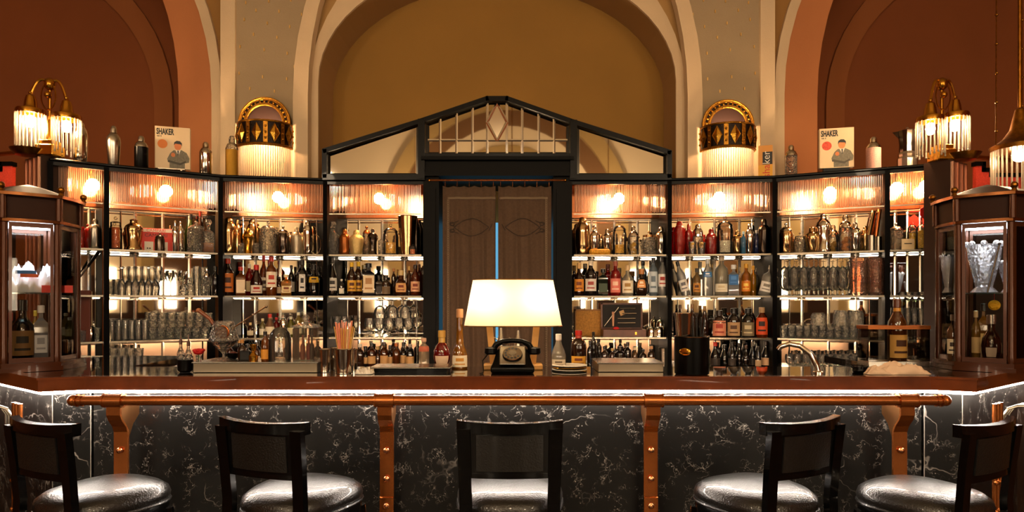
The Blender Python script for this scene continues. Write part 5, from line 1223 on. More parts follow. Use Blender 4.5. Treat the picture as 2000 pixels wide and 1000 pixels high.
def book(key, px, wp, tp, lab, rz, stand, dot):
    t, y = top(key, px, .12, 'picture_book', lab, 'book', rz)
    w_ = wp*y/F; z0 = .035 if stand == 'legs' else .05; h_ = WZ(tp, y)-CT-z0; hw = w_/2; th = .05
    b = MB(); b.box(-hw, hw, 0, .004, z0, z0+h_); b.box(-hw, hw, th-.004, th, z0, z0+h_); b.box(-hw, -hw+.004, 0, th, z0, z0+h_); b.build('cover', mat('book_cover', '#e8cba0', .5), t, smooth=False)
    b = MB(); b.box(-hw+.004, hw-.006, .005, th-.005, z0+.006, z0+h_-.006); b.build('pages', mat('page_edge', '#c8a878', .8, noise=(.2, 200)), t, smooth=False)
    s = w_/.30; Y = -.0012
    text('SHAKER', .078*s, INK, t, 'title_lettering', (-hw+.014*s, Y, z0+h_-.075*s), sx=.52, align='LEFT', bold=.0022)
    text('vol. 2', .018*s, INK, t, 'subtitle_lettering', (-hw+.018*s, Y, z0+h_-.098*s), align='LEFT', bold=.0006)
    b = MB(); b.prism([(-hw+.065*s+.042*s*cos(a), z0+h_-.165*s+.042*s*sin(a)) for a in [2*pi*k/24 for k in range(24)]], Y-.0005, 0); b.build('printed_disc', dot, t, smooth=False)
    # plain suited figure printed on the cover
    ox, oz = .045*s, z0+.005
    def P(pts, y, nm, m): b = MB(); b.prism([(ox+x*s, oz+z*s) for x, z in pts], y, 0); fixn(b.build(nm, m, t, smooth=False))
    def El(cx, cz, rx, rz_, n=18): return [(cx+rx*cos(2*pi*k/n), cz+rz_*sin(2*pi*k/n)) for k in range(n)]
    SUIT = mat('print_grey', '#77705e', .6, noise=(.3, 90)); SKIN = mat('print_skin', '#d8804a', .6)
    P([(-.07, 0), (.06, 0), (.06, .05), (.095, .06), (.1, .1), (.075, .15), (.03, .175), (0, .165), (-.035, .17), (-.065, .14), (-.09, .085), (-.085, .06), (-.07, .055)], Y, 'printed_suit', SUIT)
    P([(-.02, .17), (.025, .172), (.003, .12)], Y-.0006, 'printed_shirt', WHITE)
    P([(-.004, .168), (.008, .168), (.006, .125), (-.001, .12)], Y-.0012, 'printed_tie', INK)
    P(El(.0, .21, .03, .038), Y-.0006, 'printed_face', SKIN)
    P([(-.034, .215), (-.03, .245), (-.01, .26), (.018, .258), (.034, .24), (.034, .21), (.026, .228), (-.022, .232)], Y-.0012, 'printed_hair', INK)
    P(El(-.04, .125, .018, .02), Y-.0012, 'printed_hand', SKIN)
    P([(-.085, .055), (.02, .03), (.07, .06), (.068, .075), (.02, .05), (-.08, .075)], Y-.0012, 'printed_sleeve', mat('print_dark_grey', '#4a4538', .6))
    b = MB()
    if stand == 'legs':
        for x in (-hw*.7, hw*.5): b.box(x-.006, x+.006, -.01, .06, 0, z0)
        b.box(-hw*.8, hw*.7, -.01, .07, z0-.006, z0-.0005)
        b.build('stand', STEEL, t, smooth=False)
    else: b.box(-hw*.75, hw*.75, 0, .06, 0, z0-.0005); b.build('stand', BLACK, t, smooth=False)
book('B', 337, 62, 248, 'square picture book lettered SHAKER with orange disc, upper left', radians(-8), 'legs', mat('disc_orange', '#e07a10', .5))
book('G', 1634, 62, 250, 'square picture book lettered SHAKER with red disc, upper right', radians(12), 'block', mat('disc_red', '#e0482c', .5, noise=(.4, 60)))
t, y = top('F', 1495, .1, 'shaker_carton', 'narrow orange and yellow carton lettered shaker right of right crown light', 'carton')
w_ = 26*y/F; h_ = WZ(284, y)-CT; hw = w_/2
b = MB(); b.box(-hw, hw, 0, .07, 0, h_); b.build('box_body', mat('carton_orange', '#e0983a', .5), t, smooth=False)
b = MB(); b.box(-hw, hw, -.0012, 0, 0, h_*.4); b.build('yellow_band', mat('carton_yellow', '#e8a81c', .5), t, smooth=False)
b = MB(); b.box(-hw*.4, hw*.98, -.0012, 0, h_*.42, h_*.8); b.build('black_band', INK, t, smooth=False)
text('ker', .085, WHITE, t, 'lettering', (hw*.6, -.002, h_*.42), (pi/2, -pi/2, 0), align='LEFT'); text('sha', .085, RED, t, 'lettering', (hw*.6, -.002, .005), (pi/2, -pi/2, 0), align='LEFT')
# moka pot
t, y = top('H', 1772, .1, 'moka_pot', 'dark chrome coffee pot with spout left of right pillar lamp', 'coffee pot')
r = 17*y/F; h_ = WZ(250, y)-CT
b = MB(); b.lathe([(r*1.05, 0), (r*1.05, h_*.22), (r*.9, h_*.27), (r*.95, h_*.33), (r*.8, h_*.4)], 12); b.build('boiler', STEEL, t, smooth=False)
b = MB(); b.lathe([(r*.82, h_*.4), (r*.8, h_*.6), (r*.95, h_*.92)], 12); b.add([(-r*.85, -r*.3, h_*.75), (-r*.85, r*.3, h_*.75), (-r*1.5, 0, h_*.93), (-r*.85, -r*.4, h_*.92), (-r*.85, r*.4, h_*.92)], [(0, 1, 2), (0, 2, 3), (1, 4, 2), (3, 2, 4)]); b.build('upper_pot', CHROMED, t, smooth=False)
b = MB(); b.lathe([(r, h_*.92), (r*.6, h_*.96), (r*.1, h_*.98)], 12); b.ball((0, 0, h_*.98), r*.2, 8); b.build('lid', CHROME, t)
b = MB(); b.tube([(r*.85, 0, h_*.86), (r*1.5, 0, h_*.88), (r*1.6, 0, h_*.6), (r*1.2, 0, h_*.42)], .008); b.build('handle', BLACK, t)

# ---------------------------------------------------------------- on the counter
ZC = 1.1485
def cpos(px, basepy): Y = (CH-ZC)*F/(basepy-HY); return WX(px, Y), Y
def on(px, bpy_, name, lab, cat, rz=None, z=ZC, Y=None):
    if Y is None: x, Y = cpos(px, bpy_)
    else: x = WX(px, Y)
    return thing(name, (x, Y, z), lab, cat, None, -math.atan2(x, Y) if rz is None else rz), Y
# table lamp
t, Y = on(1002, 721, 'table_lamp', 'table lamp with glowing white oblong shade on two wooden posts', 'lamp', 0)
zb, zt = WZ(636, Y)-ZC, WZ(547, Y)-ZC
def rr_(hx, hy, n=48, p=3.4): return [(hx*abs(cos(a))**(2/p)*(1 if cos(a) > 0 else -1), hy*abs(sin(a))**(2/p)*(1 if sin(a) > 0 else -1)) for a in [2*pi*k/n for k in range(n)]]
b = MB(); A = rr_(95*Y/F, .13); Bp = rr_(78*Y/F, .105); n = 48; b.add([(x, y, zb) for x, y in A]+[(x, y, zt) for x, y in Bp], [(j, (j+1) % n, n+(j+1) % n, n+j) for j in range(n)])
m = bpy.data.materials.new('lamp_shade_fabric'); m.use_nodes = True; nt = m.node_tree
for q in list(nt.nodes): nt.nodes.remove(q)
o_ = nt.nodes.new('ShaderNodeOutputMaterial'); tr = nt.nodes.new('ShaderNodeBsdfTranslucent'); df = nt.nodes.new('ShaderNodeBsdfDiffuse'); ms = nt.nodes.new('ShaderNodeMixShader')
tr.inputs[0].default_value = (.95, .86, .68, 1); df.inputs[0].default_value = (.8, .72, .58, 1); ms.inputs[0].default_value = .35
nt.links.new(tr.outputs[0], ms.inputs[1]); nt.links.new(df.outputs[0], ms.inputs[2]); nt.links.new(ms.outputs[0], o_.inputs[0])
b.build('lamp_shade', m, t)
b = MB(); b.tube([(x, y, zb) for x, y in A], .003, 6, closed=True); b.tube([(x, y, zt) for x, y in Bp], .0025, 6, closed=True); b.build('shade_trim', GOLD, t)
LW = mat('lamp_post_wood', '#c8934c', .45, noise=(.2, 10))
for s in (-1, 1):
    b = MB(); x0 = s*41*Y/F; x1 = s*46*Y/F
    b.add([(x, y, z) for (xc, z) in ((x0*.93, .02), (x1, zb-.0), (x1, zb+.05)) for x, y in ((xc-.017, -.014), (xc+.017, -.014), (xc+.017, .014), (xc-.017, .014))], [(3, 2, 1, 0), (8, 9, 10, 11)]+[(4*i+j, 4*i+(j+1) % 4, 4*i+4+(j+1) % 4, 4*i+4+j) for i in range(2) for j in range(4)]); b.build('post', LW, t, smooth=False)
    b = MB(); b.box(x0-.045, x0+.045, -.05, .05, 0, .03, bev=.005); b.build('foot', LW, t, smooth=False)
    b = MB(); b.ball((x1, 0, (zb+zt)/2+.015), .034, 14); b.build('bulb', emis('table_bulb', '#ffe2b8', 19), t)
b = MB(); b.tube([(-46*Y/F, 0, zb+.045), (46*Y/F, 0, zb+.045)], .005); b.build('cross_bar', BRASS, t)
# telephone
t, Y = on(1001, 727, 'rotary_telephone', 'old black rotary telephone before the lamp, chrome dial', 'telephone', 0)
b = MB(); k = Y/F
b.add([(x*k, y, z) for (hx, y0, y1, z) in ((42, -.07, .09, .004), (42, -.07, .09, .03), (38, -.05, .085, .05), (30, .0, .07, .115), (22, .02, .065, .13)) for x, y in ((-hx, y0), (hx, y0), (hx, y1), (-hx, y1))],
      [(3, 2, 1, 0), (16, 17, 18, 19)]+[(4*i+j, 4*i+(j+1) % 4, 4*i+4+(j+1) % 4, 4*i+4+j) for i in range(4) for j in range(4)])
o = b.build('body', BLACK, t); bv = o.modifiers.new('b', 'BEVEL'); bv.width = .008; bv.segments = 3
e = Vector((0, -.62, .78)).normalized(); c = Vector((0, -.040, .085))
u_ = Vector((1, 0, 0)); v_ = e.cross(u_)
def disc(rad, off, th, name, m, rin=0):
    b = MB(); n = 28; pts = [(u_*cos(a)+v_*sin(a)) for a in [2*pi*q/n for q in range(n)]]
    b.add([c+e*off+p*rad for p in pts]+[c+e*(off+th)+p*rad*.97 for p in pts], [tuple(range(n-1, -1, -1)), tuple(range(n, 2*n))]+[(j, (j+1) % n, (j+1) % n+n, j+n) for j in range(n)]); return fixn(b.build(name, m, t, angle=30))
b = MB(); b.box(-.066, .066, -.07, .07, -.006, 0, bev=.004); o = b.build('dial_plate', STEEL, t, smooth=False); o.location = c+e*.012; o.rotation_euler = (radians(38), 0, 0)
disc(.052, .012, .008, 'dial_ring', BLACK); dl = disc(.05, .02, .004, 'dial', CHROME)
for q in range(10):
    a = radians(60+q*29); pc = c+e*.0245+(u_*cos(a)+v_*sin(a))*.036; b = MB(); n = 10
    b.add([pc+(u_*cos(x)+v_*sin(x))*.0062 for x in [2*pi*j/n for j in range(n)]], [tuple(range(n))]); b.build('finger_hole', INK, dl, smooth=False)
disc(.02, .0245, .003, 'dial_centre', STEEL)
b = MB(); hh = .145; b.tube([(-.105, .02, hh-.035), (-.085, .02, hh-.002), (-.05, .02, hh+.014), (0, .02, hh+.018), (.05, .02, hh+.014), (.085, .02, hh-.002), (.105, .02, hh-.035)], [.016, .016, .0135, .012, .0135, .016, .016], 12)
for s in (-1, 1): b.lathe([(.016, 0), (.033, -.006), (.036, -.03), (.03, -.038)], 18, (s*.112, .015, hh-.015))
b.build('handset', BLACK, t)
for s in (-1, 1): b = MB(); b.box(s*.045-.008, s*.045+.008, .01, .03, .115, .15); b.build('cradle_prong', CHROME, t)
b = MB(); b.tube([(-.13, .02, .09), (-.155, .0, .06), (-.15, -.03, .02), (-.15, -.07, .004), (-.165, -.10, .004)], .003, 6); b.build('cord', BLACK, t)
# steel water jugs behind the phone
for px, w_, tp, lab in ((978, 22, 640, 'small steel jug with spout half hidden behind the telephone, left'), (1012, 20, 645, 'small steel jug half hidden behind the telephone, right')):
    t, Y = on(px, 717, 'steel_jug', lab, 'jug', 0); k = Y/F
    r = w_*k/2; h_ = WZ(tp, Y)-ZC
    b = MB(); b.lathe([(r, 0), (r*1.05, .04), (r*.8, h_*.6), (r*.35, h_*.85), (r*.3, h_)], 18); b.build('body', STEEL, t)
    b = MB(); b.tube([(-r*.6, 0, h_*.7), (-r*1.7, 0, h_*.8), (-r*1.9, 0, h_*.5), (-r, 0, h_*.3)], .004, 6); b.build('handle', STEEL, t)
def cb(px, bpy_, wp, tp, lab, style, col, cap, label=None, mark=None, **kw):
    t, Y = on(px, bpy_, 'liquor_bottle', lab, 'bottle'); bottle(t, wp*Y/F, WZ(tp, Y)-ZC, style, col, cap, label, mark, **kw)
cb(898, 719, 32, 603, 'tall amber bottle with square clear base left of the lamp', 'taper', '#d88a14', '#c89060', '#e8d8b8', '#c88a30', lz=(.03, .22))
cb(863, 715, 33, 645, 'round red bottle with golden cap left of the amber one', 'globe', '#b8140c', '#d8a850', '#e8c8a8', lz=(.08, .3), lwid=50, neck='#d8a850')
cb(828, 712, 21, 660, 'small milky bottle with pink cap beside the doorway', 'squat', '#e8d8bc', '#e8b898', '#c86848', lz=(.5, .7))
cb(1091, 722, 28, 652, 'small clear bottle with white cap right of the lamp', 'burg', '#e0d4c0', '#f0e8dc', '#c8b8a0', '#6a5a48', lz=(.1, .3), neck='#e8c8b8')
cb(1130, 716, 30, 645, 'dark squat bottle with red capsule and yellow label', 'squat', '#241008', '#c82818', '#e0a030', '#7a3a10', lz=(.05, .3), neck='#a83828')
cb(1159, 712, 11, 648, 'thin black bottle right of the red capsule bottle', 'slim', '#0f0d0c', '#1c1a18')
cb(1170, 711, 10, 662, 'shorter thin black bottle beside steel tray', 'slim', '#120f0d', '#1c1a18')
# plates
for k in range(3):
    t = thing('saucer', (*cpos(1112, 724), ZC+.011*k), ['white saucer at the bottom of the small pile right of lamp', 'dark rimmed saucer in the middle of the small pile right of lamp', 'white saucer on top of the small pile right of lamp'][k], 'saucer')
    b = MB(); b.lathe([(.05, 0), (.055, .002), (.09, .008), (.092, .0105), (.055, .006), (1e-4, .005)], 28); b.build('dish', (WHITE, BLACK, WHITE)[k], t)
    b = MB(); b.tube([(.091*cos(a), .091*sin(a), .0085) for a in [2*pi*q/28 for q in range(28)]], .0018, 6, closed=True); b.build('rim', GOLD if k == 1 else WHITE, t)
# steel ledges with things on them
def ledge(px0, px1, lab, hpx=19, by=728):
    x0, Y = cpos(px0, by); x1, _ = cpos(px1, by); t = thing('steel_ledge', ((x0+x1)/2, Y, ZC), lab, 'tray'); hw = (x1-x0)/2; h_ = hpx*Y/F
    b = MB(); b.box(-hw, hw, 0, .27, 0, h_, bev=.003); b.build('body', mat('brushed_steel', '#8a7c68', .35, 1), t, smooth=False)
    b = MB(); b.box(-hw-.004, hw+.004, -.006, .275, h_, h_+.005); b.build('lip', STEEL, t, smooth=False)
    return Y, ZC+h_+.005
LY, LZ = ledge(377, 620, 'long brushed steel ledge under the giant goblet, left')
ledge(1168, 1296, 'short brushed steel ledge on counter below the tool case', 17, 727)
def led(px, name, lab, cat, dy=.06): Y = LY+dy; return thing(name, (WX(px, Y), Y, LZ), lab, cat), Y
t, Y = led(437, 'giant_goblet', 'giant angular cocktail glass on the left steel ledge', 'glass', .12)
k = Y/F; HZ = WZ(627, Y)-LZ
b = MB(); b.shell([(27*k, 0), (20*k, .004), (3*k, .015), (2.2*k, .03), (8*k, HZ*.25), (28*k, HZ*.5), (27*k, HZ*.56), (19*k, HZ*.97), (18*k, HZ), (17*k, HZ*.98), (25*k, HZ*.56), (26*k, HZ*.5), (4*k, HZ*.24)], 12); b.build('bowl', GLASSC, t, smooth=False)
b = MB(); b.lathe([(5*k, HZ*.26), (25.5*k, HZ*.49), (24*k, HZ*.52), (1e-4, HZ*.52)], 12); b.build('water', glass('water', '#e8e4d8', body=.12, refl=.5), t)
gx, gy = t.location.x, t.location.y
t = thing('long_bar_spoon', (gx+.02, gy-.01, LZ+.06), 'long twisted bar spoon leaning out of the giant goblet to the right', 'spoon')
b = MB(); b.tube([(-.02, 0, .02), (.04, .0, .115), (.21, 0, .225)], .0035, 8); b.build('shaft', CHROMEW, t); b = MB(); b.ball((.21, 0, .225), .008, 8); b.ball((.14, 0, .18), .007, 8); b.build('knob', CHROME, t)
t = thing('wooden_pestle', (gx-.01, gy-.02, LZ+.1), 'brown wooden pestle leaning left out of the giant goblet', 'pestle')
b = MB(); b.tube([(.0, 0, .04), (-.055, 0, .12), (-.115, 0, .165)], [.008, .009, .011], 10); b.build('stick', mat('pestle_wood', '#7a4020', .4, noise=(.2, 30)), t); b = MB(); b.ball((-.115, 0, .165), .0125, 10); b.build('tip', mat('pestle_tip', '#a8683c', .4), t)
t = thing('tea_strainer', (gx+.015, gy-.05, LZ+.13), 'round copper mesh strainer resting at the goblet mouth', 'strainer')
b = MB(); b.tube([(.033*cos(a), 0, .02+.033*sin(a)) for a in [2*pi*q/20 for q in range(20)]], .005, 8, closed=True); b.build('hoop', COPPER, t)
b = MB(); b.lathe([(.031, 0), (.02, .012), (1e-4, .016)], 18); o = b.build('mesh_bowl', mat('strainer_mesh', '#6a4020', .4, .8, noise=(.5, 300)), t); o.rotation_euler = (-pi/2, 0, 0); o.location = (0, 0, .02)
# cloche and square jar
t, Y = led(547, 'glass_cloche', 'bell shaped glass cloche without knob on the left steel ledge', 'cloche', .1); k = Y/F
b = MB(); hz = WZ(638, Y)-LZ; b.shell([(21*k, 0), (21*k, hz*.6), (18.5*k, hz*.8), (11*k, hz*.95), (1e-4, hz)], 24); b.build('dome', glass('cloche_glass', '#f2ece0', body=.08, refl=.55), t)
b = MB(); b.lathe([(20*k, .001), (20*k, .006)], 24); b.build('base_disc', GLASSC, t)
t, Y = led(598, 'square_glass_jar', 'square glass jar with stoppered lid right of the cloche', 'jar', .1); k = Y/F
hz = WZ(642, Y)-LZ; q = 20*k
b = MB(); b.lathe([(q*1.38, 0), (q*1.41, .01), (q*1.41, hz), (q*1.3, hz+.006)], 4, off=pi/4); b.build('body', glass('jar_glass', '#f2ece0', body=.07, refl=.5), t, smooth=False)
b = MB(); b.lathe([(q*1.5, hz+.007), (q*1.45, hz+.018), (q*.6, hz+.03), (q*.3, hz+.035)], 4, off=pi/4); l = b.build('lid', GLASSC, t, smooth=False)
b = MB(); b.lathe([(.008, hz+.03), (.014, hz+.045), (.02, hz+.06), (.01, hz+.075)], 8); b.build('stopper', GLASSC, l, smooth=False)
for x, c_, lab in ((-.018, '#c06a48', 'clay'), (.014, '#a83820', 'red'), (.03, '#5a3a28', 'brown')):
    b = MB(); b.lathe([(.012, .004), (.013, hz*.45), (.005, hz*.55), (.005, hz*.8)], 10, (x, 0, 0)); b.build('vial', mat('vial_'+lab, c_, .4), t)
def lb(px, wp, tp, lab, style, col, cap, label=None, dy=.05, **kw):
    t, Y = led(px, 'bitters_bottle', lab, 'bottle', dy); bottle(t, wp*Y/F, WZ(tp, Y)-LZ, style, col, cap, label, **kw)
lb(518, 15, 647, 'amber bitters bottle with black neck left of the cloche', 'slim', '#b8641a', '#1a1410', '#d8902c', lz=(.08, .4), neck='#2a1810')
lb(473, 16, 663, 'brown bitters bottle with gold cap behind the jigger', 'round', '#5a3012', '#b88040', dy=.12)
t, Y = led(495, 'jigger', 'gilt hourglass jigger on the left steel ledge', 'jigger', .03); b = MB(); b.lathe([(.022, 0), (.024, .03), (.007, .05), (.02, .088), (.0195, .088), (.004, .05)], 20); b.build('cup', GOLD, t); b = MB(); b.tube([(.008*cos(a), .008*sin(a), .05) for a in [2*pi*j/14 for j in range(14)]], .003, 6, closed=True); b.build('collar', BRASS, t)
t, Y = led(455, 'lime_bowl', 'dark round nut bowl at the goblet foot on the ledge', 'bowl', .16); b = MB(); b.lathe([(.015, 0), (.03, .015), (.034, .035), (.03, .035), (.012, .01)], 18); b.build('bowl', BLACK, t); b = MB(); b.ball((0, 0, .03), .022, 10, sz=.6); b.build('nuts', mat('nuts', '#5a1c10', .6, bump=.8, bscale=90), t)
t, Y = led(478, 'card_holder', 'small black menu block on the ledge behind the jigger', 'card', .09); b = MB(); b.box(-.028, .028, 0, .02, 0, .05, bev=.002); b.build('block', BLACK, t, smooth=False); b = MB(); b.box(-.024, .024, -.001, 0, .004, .046); b.build('slate_face', mat('slate', '#1a1a1a', .7), t, smooth=False)
# dasher bottles in black pot, rose
t, Y = on(362, 727, 'black_pot', 'glossy black pot holding two dasher bottles, far left counter', 'pot'); k = Y/F
b = MB(); b.shell([(1e-4, .001), (10*k, .001), (14*k, .01), (14.5*k, 24*k), (13*k, 24*k), (9*k, .006)], 20); b.build('pot_body', BLACK, t); b = MB(); b.tube([(13.8*k*cos(a), 13.8*k*sin(a), 24*k) for a in [2*pi*j/20 for j in range(20)]], .0022, 6, closed=True); b.build('rim', BLACK, t)
for px, tp, lab in ((353, 648, 'glass dasher bottle with pointed pourer, left one in black pot'), (368, 653, 'glass dasher bottle with pointed pourer, right one in black pot')):
    x = WX(px, Y); dz = .008
    q = thing('dasher_bottle', (x, Y, ZC+dz), lab, 'bottle'); h_ = WZ(tp, Y)-ZC-dz
    b = MB(); b.lathe([(.014, 0), (.017, .01), (.018, h_*.45), (.008, h_*.6), (.007, h_*.68)], 14); b.build('body', GLASSC, q)
    b = MB(); b.lathe([(.0085, h_*.68), (.0085, h_*.78), (.003, h_*.84), (.0012, h_)], 10); b.build('pourer', mat('pourer_brown', '#4a2412', .4), q)
t, Y = on(388, 726, 'rose_vase', 'small glass vase with a red rose beside the black pot', 'vase'); 
b = MB(); b.shell([(1e-4, .002), (.016, .002), (.02, .02), (.012, .06), (.016, .085)], 14); b.build('vase_body', GLASSC, t)
b = MB(); b.ball((0, 0, .105), .027, 12, sz=.65)
for k in range(7): b.ball((.02*cos(k*.9), .02*sin(k*.9), .112), .012, 8, sz=.7)
b.build('bloom', mat('rose_red', '#c01818', .5), t)
b = MB(); b.tube([(0, 0, .01), (0, 0, .1)], .0025, 6); b.build('stalk', mat('stalk', '#3a5a20', .6), t)
# silver cups and straws
for k, (px, bp, wp, tp, lab) in enumerate(((635, 727, 22, 682, 'silver cup, leftmost before the straws'), (655, 722, 21, 680, 'silver cup between the leftmost and the straw cup'), (672, 729, 40, 681, 'large silver beaker holding the bundle of straws'), (690, 722, 18, 682, 'small silver cup right of the straw beaker'))):
    t, Y = on(px, bp, 'silver_cup', lab, 'cup'); tin(t, wp*Y/F, WZ(tp, Y)-ZC, CHROME, bot=.85)
    if k == 2: sc_loc = (t.location.x, Y)
k = sc_loc[1]/F; rg = random.Random(4)
STW = [mat('straw_yellow', '#e0a848', .4), mat('straw_pink', '#f09878', .4), mat('straw_cream', '#ecc890', .4)]
for i in range(34):
    a = rg.uniform(0, 2*pi); q = math.sqrt(rg.random()); bx, by = .6*q*cos(a)*14*k, .6*q*sin(a)*14*k
    tx = q*cos(a)*26*k; ty = q*sin(a)*16*k; pink = ty > -.005 and tx > -18*k and i % 3
    hgt = (54 if pink else 46)*k+47*k*0+rg.uniform(-3, 3)*k+48*k*0
    zt_ = WZ(640, sc_loc[1])-ZC if not pink else WZ(628, sc_loc[1])-ZC
    b = MB(); b.tube([(bx*.8, by*.8, .012), (bx+(tx-bx)*.4, by+(ty-by)*.4, zt_*.45), (tx, ty, zt_+rg.uniform(-4, 3)*k)], .0026, 6); o = b.build('drinking_straw', STW[1] if pink else STW[0 if i % 4 else 2], None)
    o.location = (sc_loc[0], sc_loc[1], ZC); tag(o, 'pink straw in the large silver beaker' if pink else ('yellow straw in the large silver beaker' if i % 4 else 'cream straw in the large silver beaker'), 'straw', ('pink' if pink else 'yellow' if i % 4 else 'cream')+' straws in silver beaker')
# papers / tray at centre left
x0, Y = cpos(722, 727); x1, _ = cpos(880, 727)
t = thing('serving_mat', ((x0+x1)/2, Y, ZC), 'flat steel tray with curled rim left of the telephone', 'tray'); hw = (x1-x0)/2
b = MB(); b.box(-hw, hw, 0, .2, .018, .026, bev=.002); b.build('plate', STEEL, t, smooth=False)
b = MB(); b.box(-hw+.02, hw-.02, .01, .19, 0, .018); b.build('foot', BLACK, t, smooth=False)
t = thing('folded_napkin', (cpos(712, 730)[0], cpos(712, 730)[1], ZC), 'crumpled white napkin at the left end of the steel tray', 'napkin')
def cloth(t, w_, d_, h_, m, seed, name='cloth', nx=26, ny=16):
    rg = random.Random(seed); ph = [rg.uniform(0, 6) for _ in range(6)]
    V = []; f = []
    for i in range(ny+1):
        for j in range(nx+1):
            u, v = -1+2*j/nx, -1+2*i/ny; e = max(0, 1-max(abs(u), abs(v))**6)
            z = h_*e*(.55+.18*sin(u*5+ph[0]+v*2)+.16*sin(v*7+u*4+ph[1])+.14*sin(u*13+v*6+ph[2])+.1*sin(u*21-v*17+ph[4]))
            V.append((u*w_*(1-.12*v*v+.05*sin(v*5+ph[3])), v*d_*(1-.1*u*u), max(.001, z)))
    for i in range(ny):
        for j in range(nx): f.append((i*(nx+1)+j, i*(nx+1)+j+1, (i+1)*(nx+1)+j+1, (i+1)*(nx+1)+j))
    o = MB().add(V, f).build(name, m, t, angle=80); s = o.modifiers.new('s', 'SOLIDIFY'); s.thickness = .002; s.offset = 1; return o
cloth(t, .045, .04, .03, WHITE, 3)
# ice bucket
t, Y = on(1351, 731, 'ice_bucket', 'tall black ice bucket with oval brass badge right of centre', 'bucket'); k = Y/F; h_ = WZ(657, Y)-ZC
b = MB(); b.shell([(1e-4, .002), (31*k, .002), (33*k, .006), (33.5*k, h_), (31.5*k, h_), (31*k, .01)], 32); b.build('body', BLACK, t)
b = MB(); b.shell([(31.5*k, h_-.03), (1e-4, h_-.03)], 32); b.build('inner_floor', BLACK, t)
b = MB(); b.tube([(33*k*cos(a), 33*k*sin(a), h_) for a in [2*pi*j/32 for j in range(32)]], .003, 6, closed=True); b.build('rim', CHROMED, t)
b = MB(); b.ball((0, 0, 0), .03, 18, sz=.62, sy=.12); o = b.build('badge', GOLD, t); a = radians(-112); o.location = (33.5*k*cos(a), 33.5*k*sin(a), h_*.62); o.rotation_euler = (0, 0, a+pi/2)
bx, by = t.location.x, t.location.y
t = thing('boston_shaker', (bx-.04, by, ZC+h_-.029), 'open silver shaker tin standing in the black ice bucket', 'shaker'); tin(t, 36*k, WZ(612, Y)-ZC-h_+.03, CHROME, bot=.78)
for j in range(9):
    a = j*.7; b = MB(); hx = bx+.03+.022*cos(a); hy = by+.03*sin(a)
    b.tube([(0, 0, 0), (.012*cos(a), .01*sin(a), WZ(620, Y)-ZC-h_+.029)], .004, 6); o = b.build('black_straw', mat('black_straw', '#14110f', .35), None); o.location = (hx, hy, ZC+h_-.028); tag(o, 'thick black straw standing in the black ice bucket', 'straw', 'black straws in ice bucket')
# tap
t, Y = on(1598, 729, 'beer_tap', 'curved chrome tap spout rising from the counter, right', 'tap'); k = Y/F
b = MB(); b.tube([(0, 0, .0), (-3*k, 0, 15*k), (-14*k, 0, 38*k), (-32*k, 0, 52*k), (-52*k, 0, 56*k), (-68*k, 0, 50*k), (-72*k, 0, 44*k)], [6*k, 6*k, 5.5*k, 5*k, 5*k, 5*k, 5*k], 12); b.build('spout', CHROME, t)
b = MB(); b.lathe([(10*k, 0), (10*k, .008), (6.5*k, .014)], 18); b.build('flange', CHROME, t)
# glass display box with bottle
t, Y = on(1755, 716, 'glass_box', 'glass display box with copper rim on the white cloth, right', 'box', 0); k = Y/F; h_ = WZ(642, Y)-ZC; z0 = .03; q = 60*k
b = MB(); 
for x0, x1, y0, y1 in ((-q, q, -.006, -.002), (-q, q, .11, .114), (-q, -q+.004, -.002, .11), (q-.004, q, -.002, .11)): b.box(x0, x1, y0, y1, z0, h_)
b.build('glass_walls', PANE, t, smooth=False)
b = MB(); 
for x0, x1, y0, y1 in ((-q-.003, q+.003, -.009, .003), (-q-.003, q+.003, .107, .117), (-q-.003, -q+.008, .003, .107), (q-.008, q+.003, .003, .107)): b.box(x0, x1, y0, y1, h_-.003, h_+.018)
b.build('rim', COPPER, t, smooth=False)
b = MB(); b.box(-q, q, -.006, .114, 0, z0, bev=.002); b.build('base', STEEL, t, smooth=False)
bx = t.location.x; 
t = thing('liquor_bottle', (WX(1752, Y+.055), Y+.055, ZC+z0), 'tall brown bottle with large cream label standing inside the glass box', 'bottle'); bottle(t, 34*k, WZ(584, Y+.055)-ZC-z0, 'wine', '#8a4a14', '#5a2a10', '#d8a85a', '#4a2410', lz=(.05, .42), lwid=75, neck='#c8882c')
t, Y2 = on(1752, 731, 'white_cloth', 'crumpled white bar cloth before the glass box, right end', 'cloth', 0); cloth(t, 62*Y2/F, .035, .062, mat('cloth_cream', '#e0c0a0', .8), 8)
# black spiky centrepiece
t, Y = on(1679, 727, 'spiky_ashtray', 'small black spiked dish left of the white cloth', 'dish'); k = Y/F
b = MB(); b.lathe([(11*k, 0), (14*k, .01), (12*k, .03), (8*k, .03), (7*k, .02)], 18); b.build('dish', BLACK, t)
b = MB()
for j in range(14): a = 2*pi*j/14; b.tube([(12*k*cos(a), 12*k*sin(a), .02), (18*k*cos(a), 18*k*sin(a), .028+.012*(j % 2))], [.004, .001], 6)
b.build('spikes', BLACK, t)

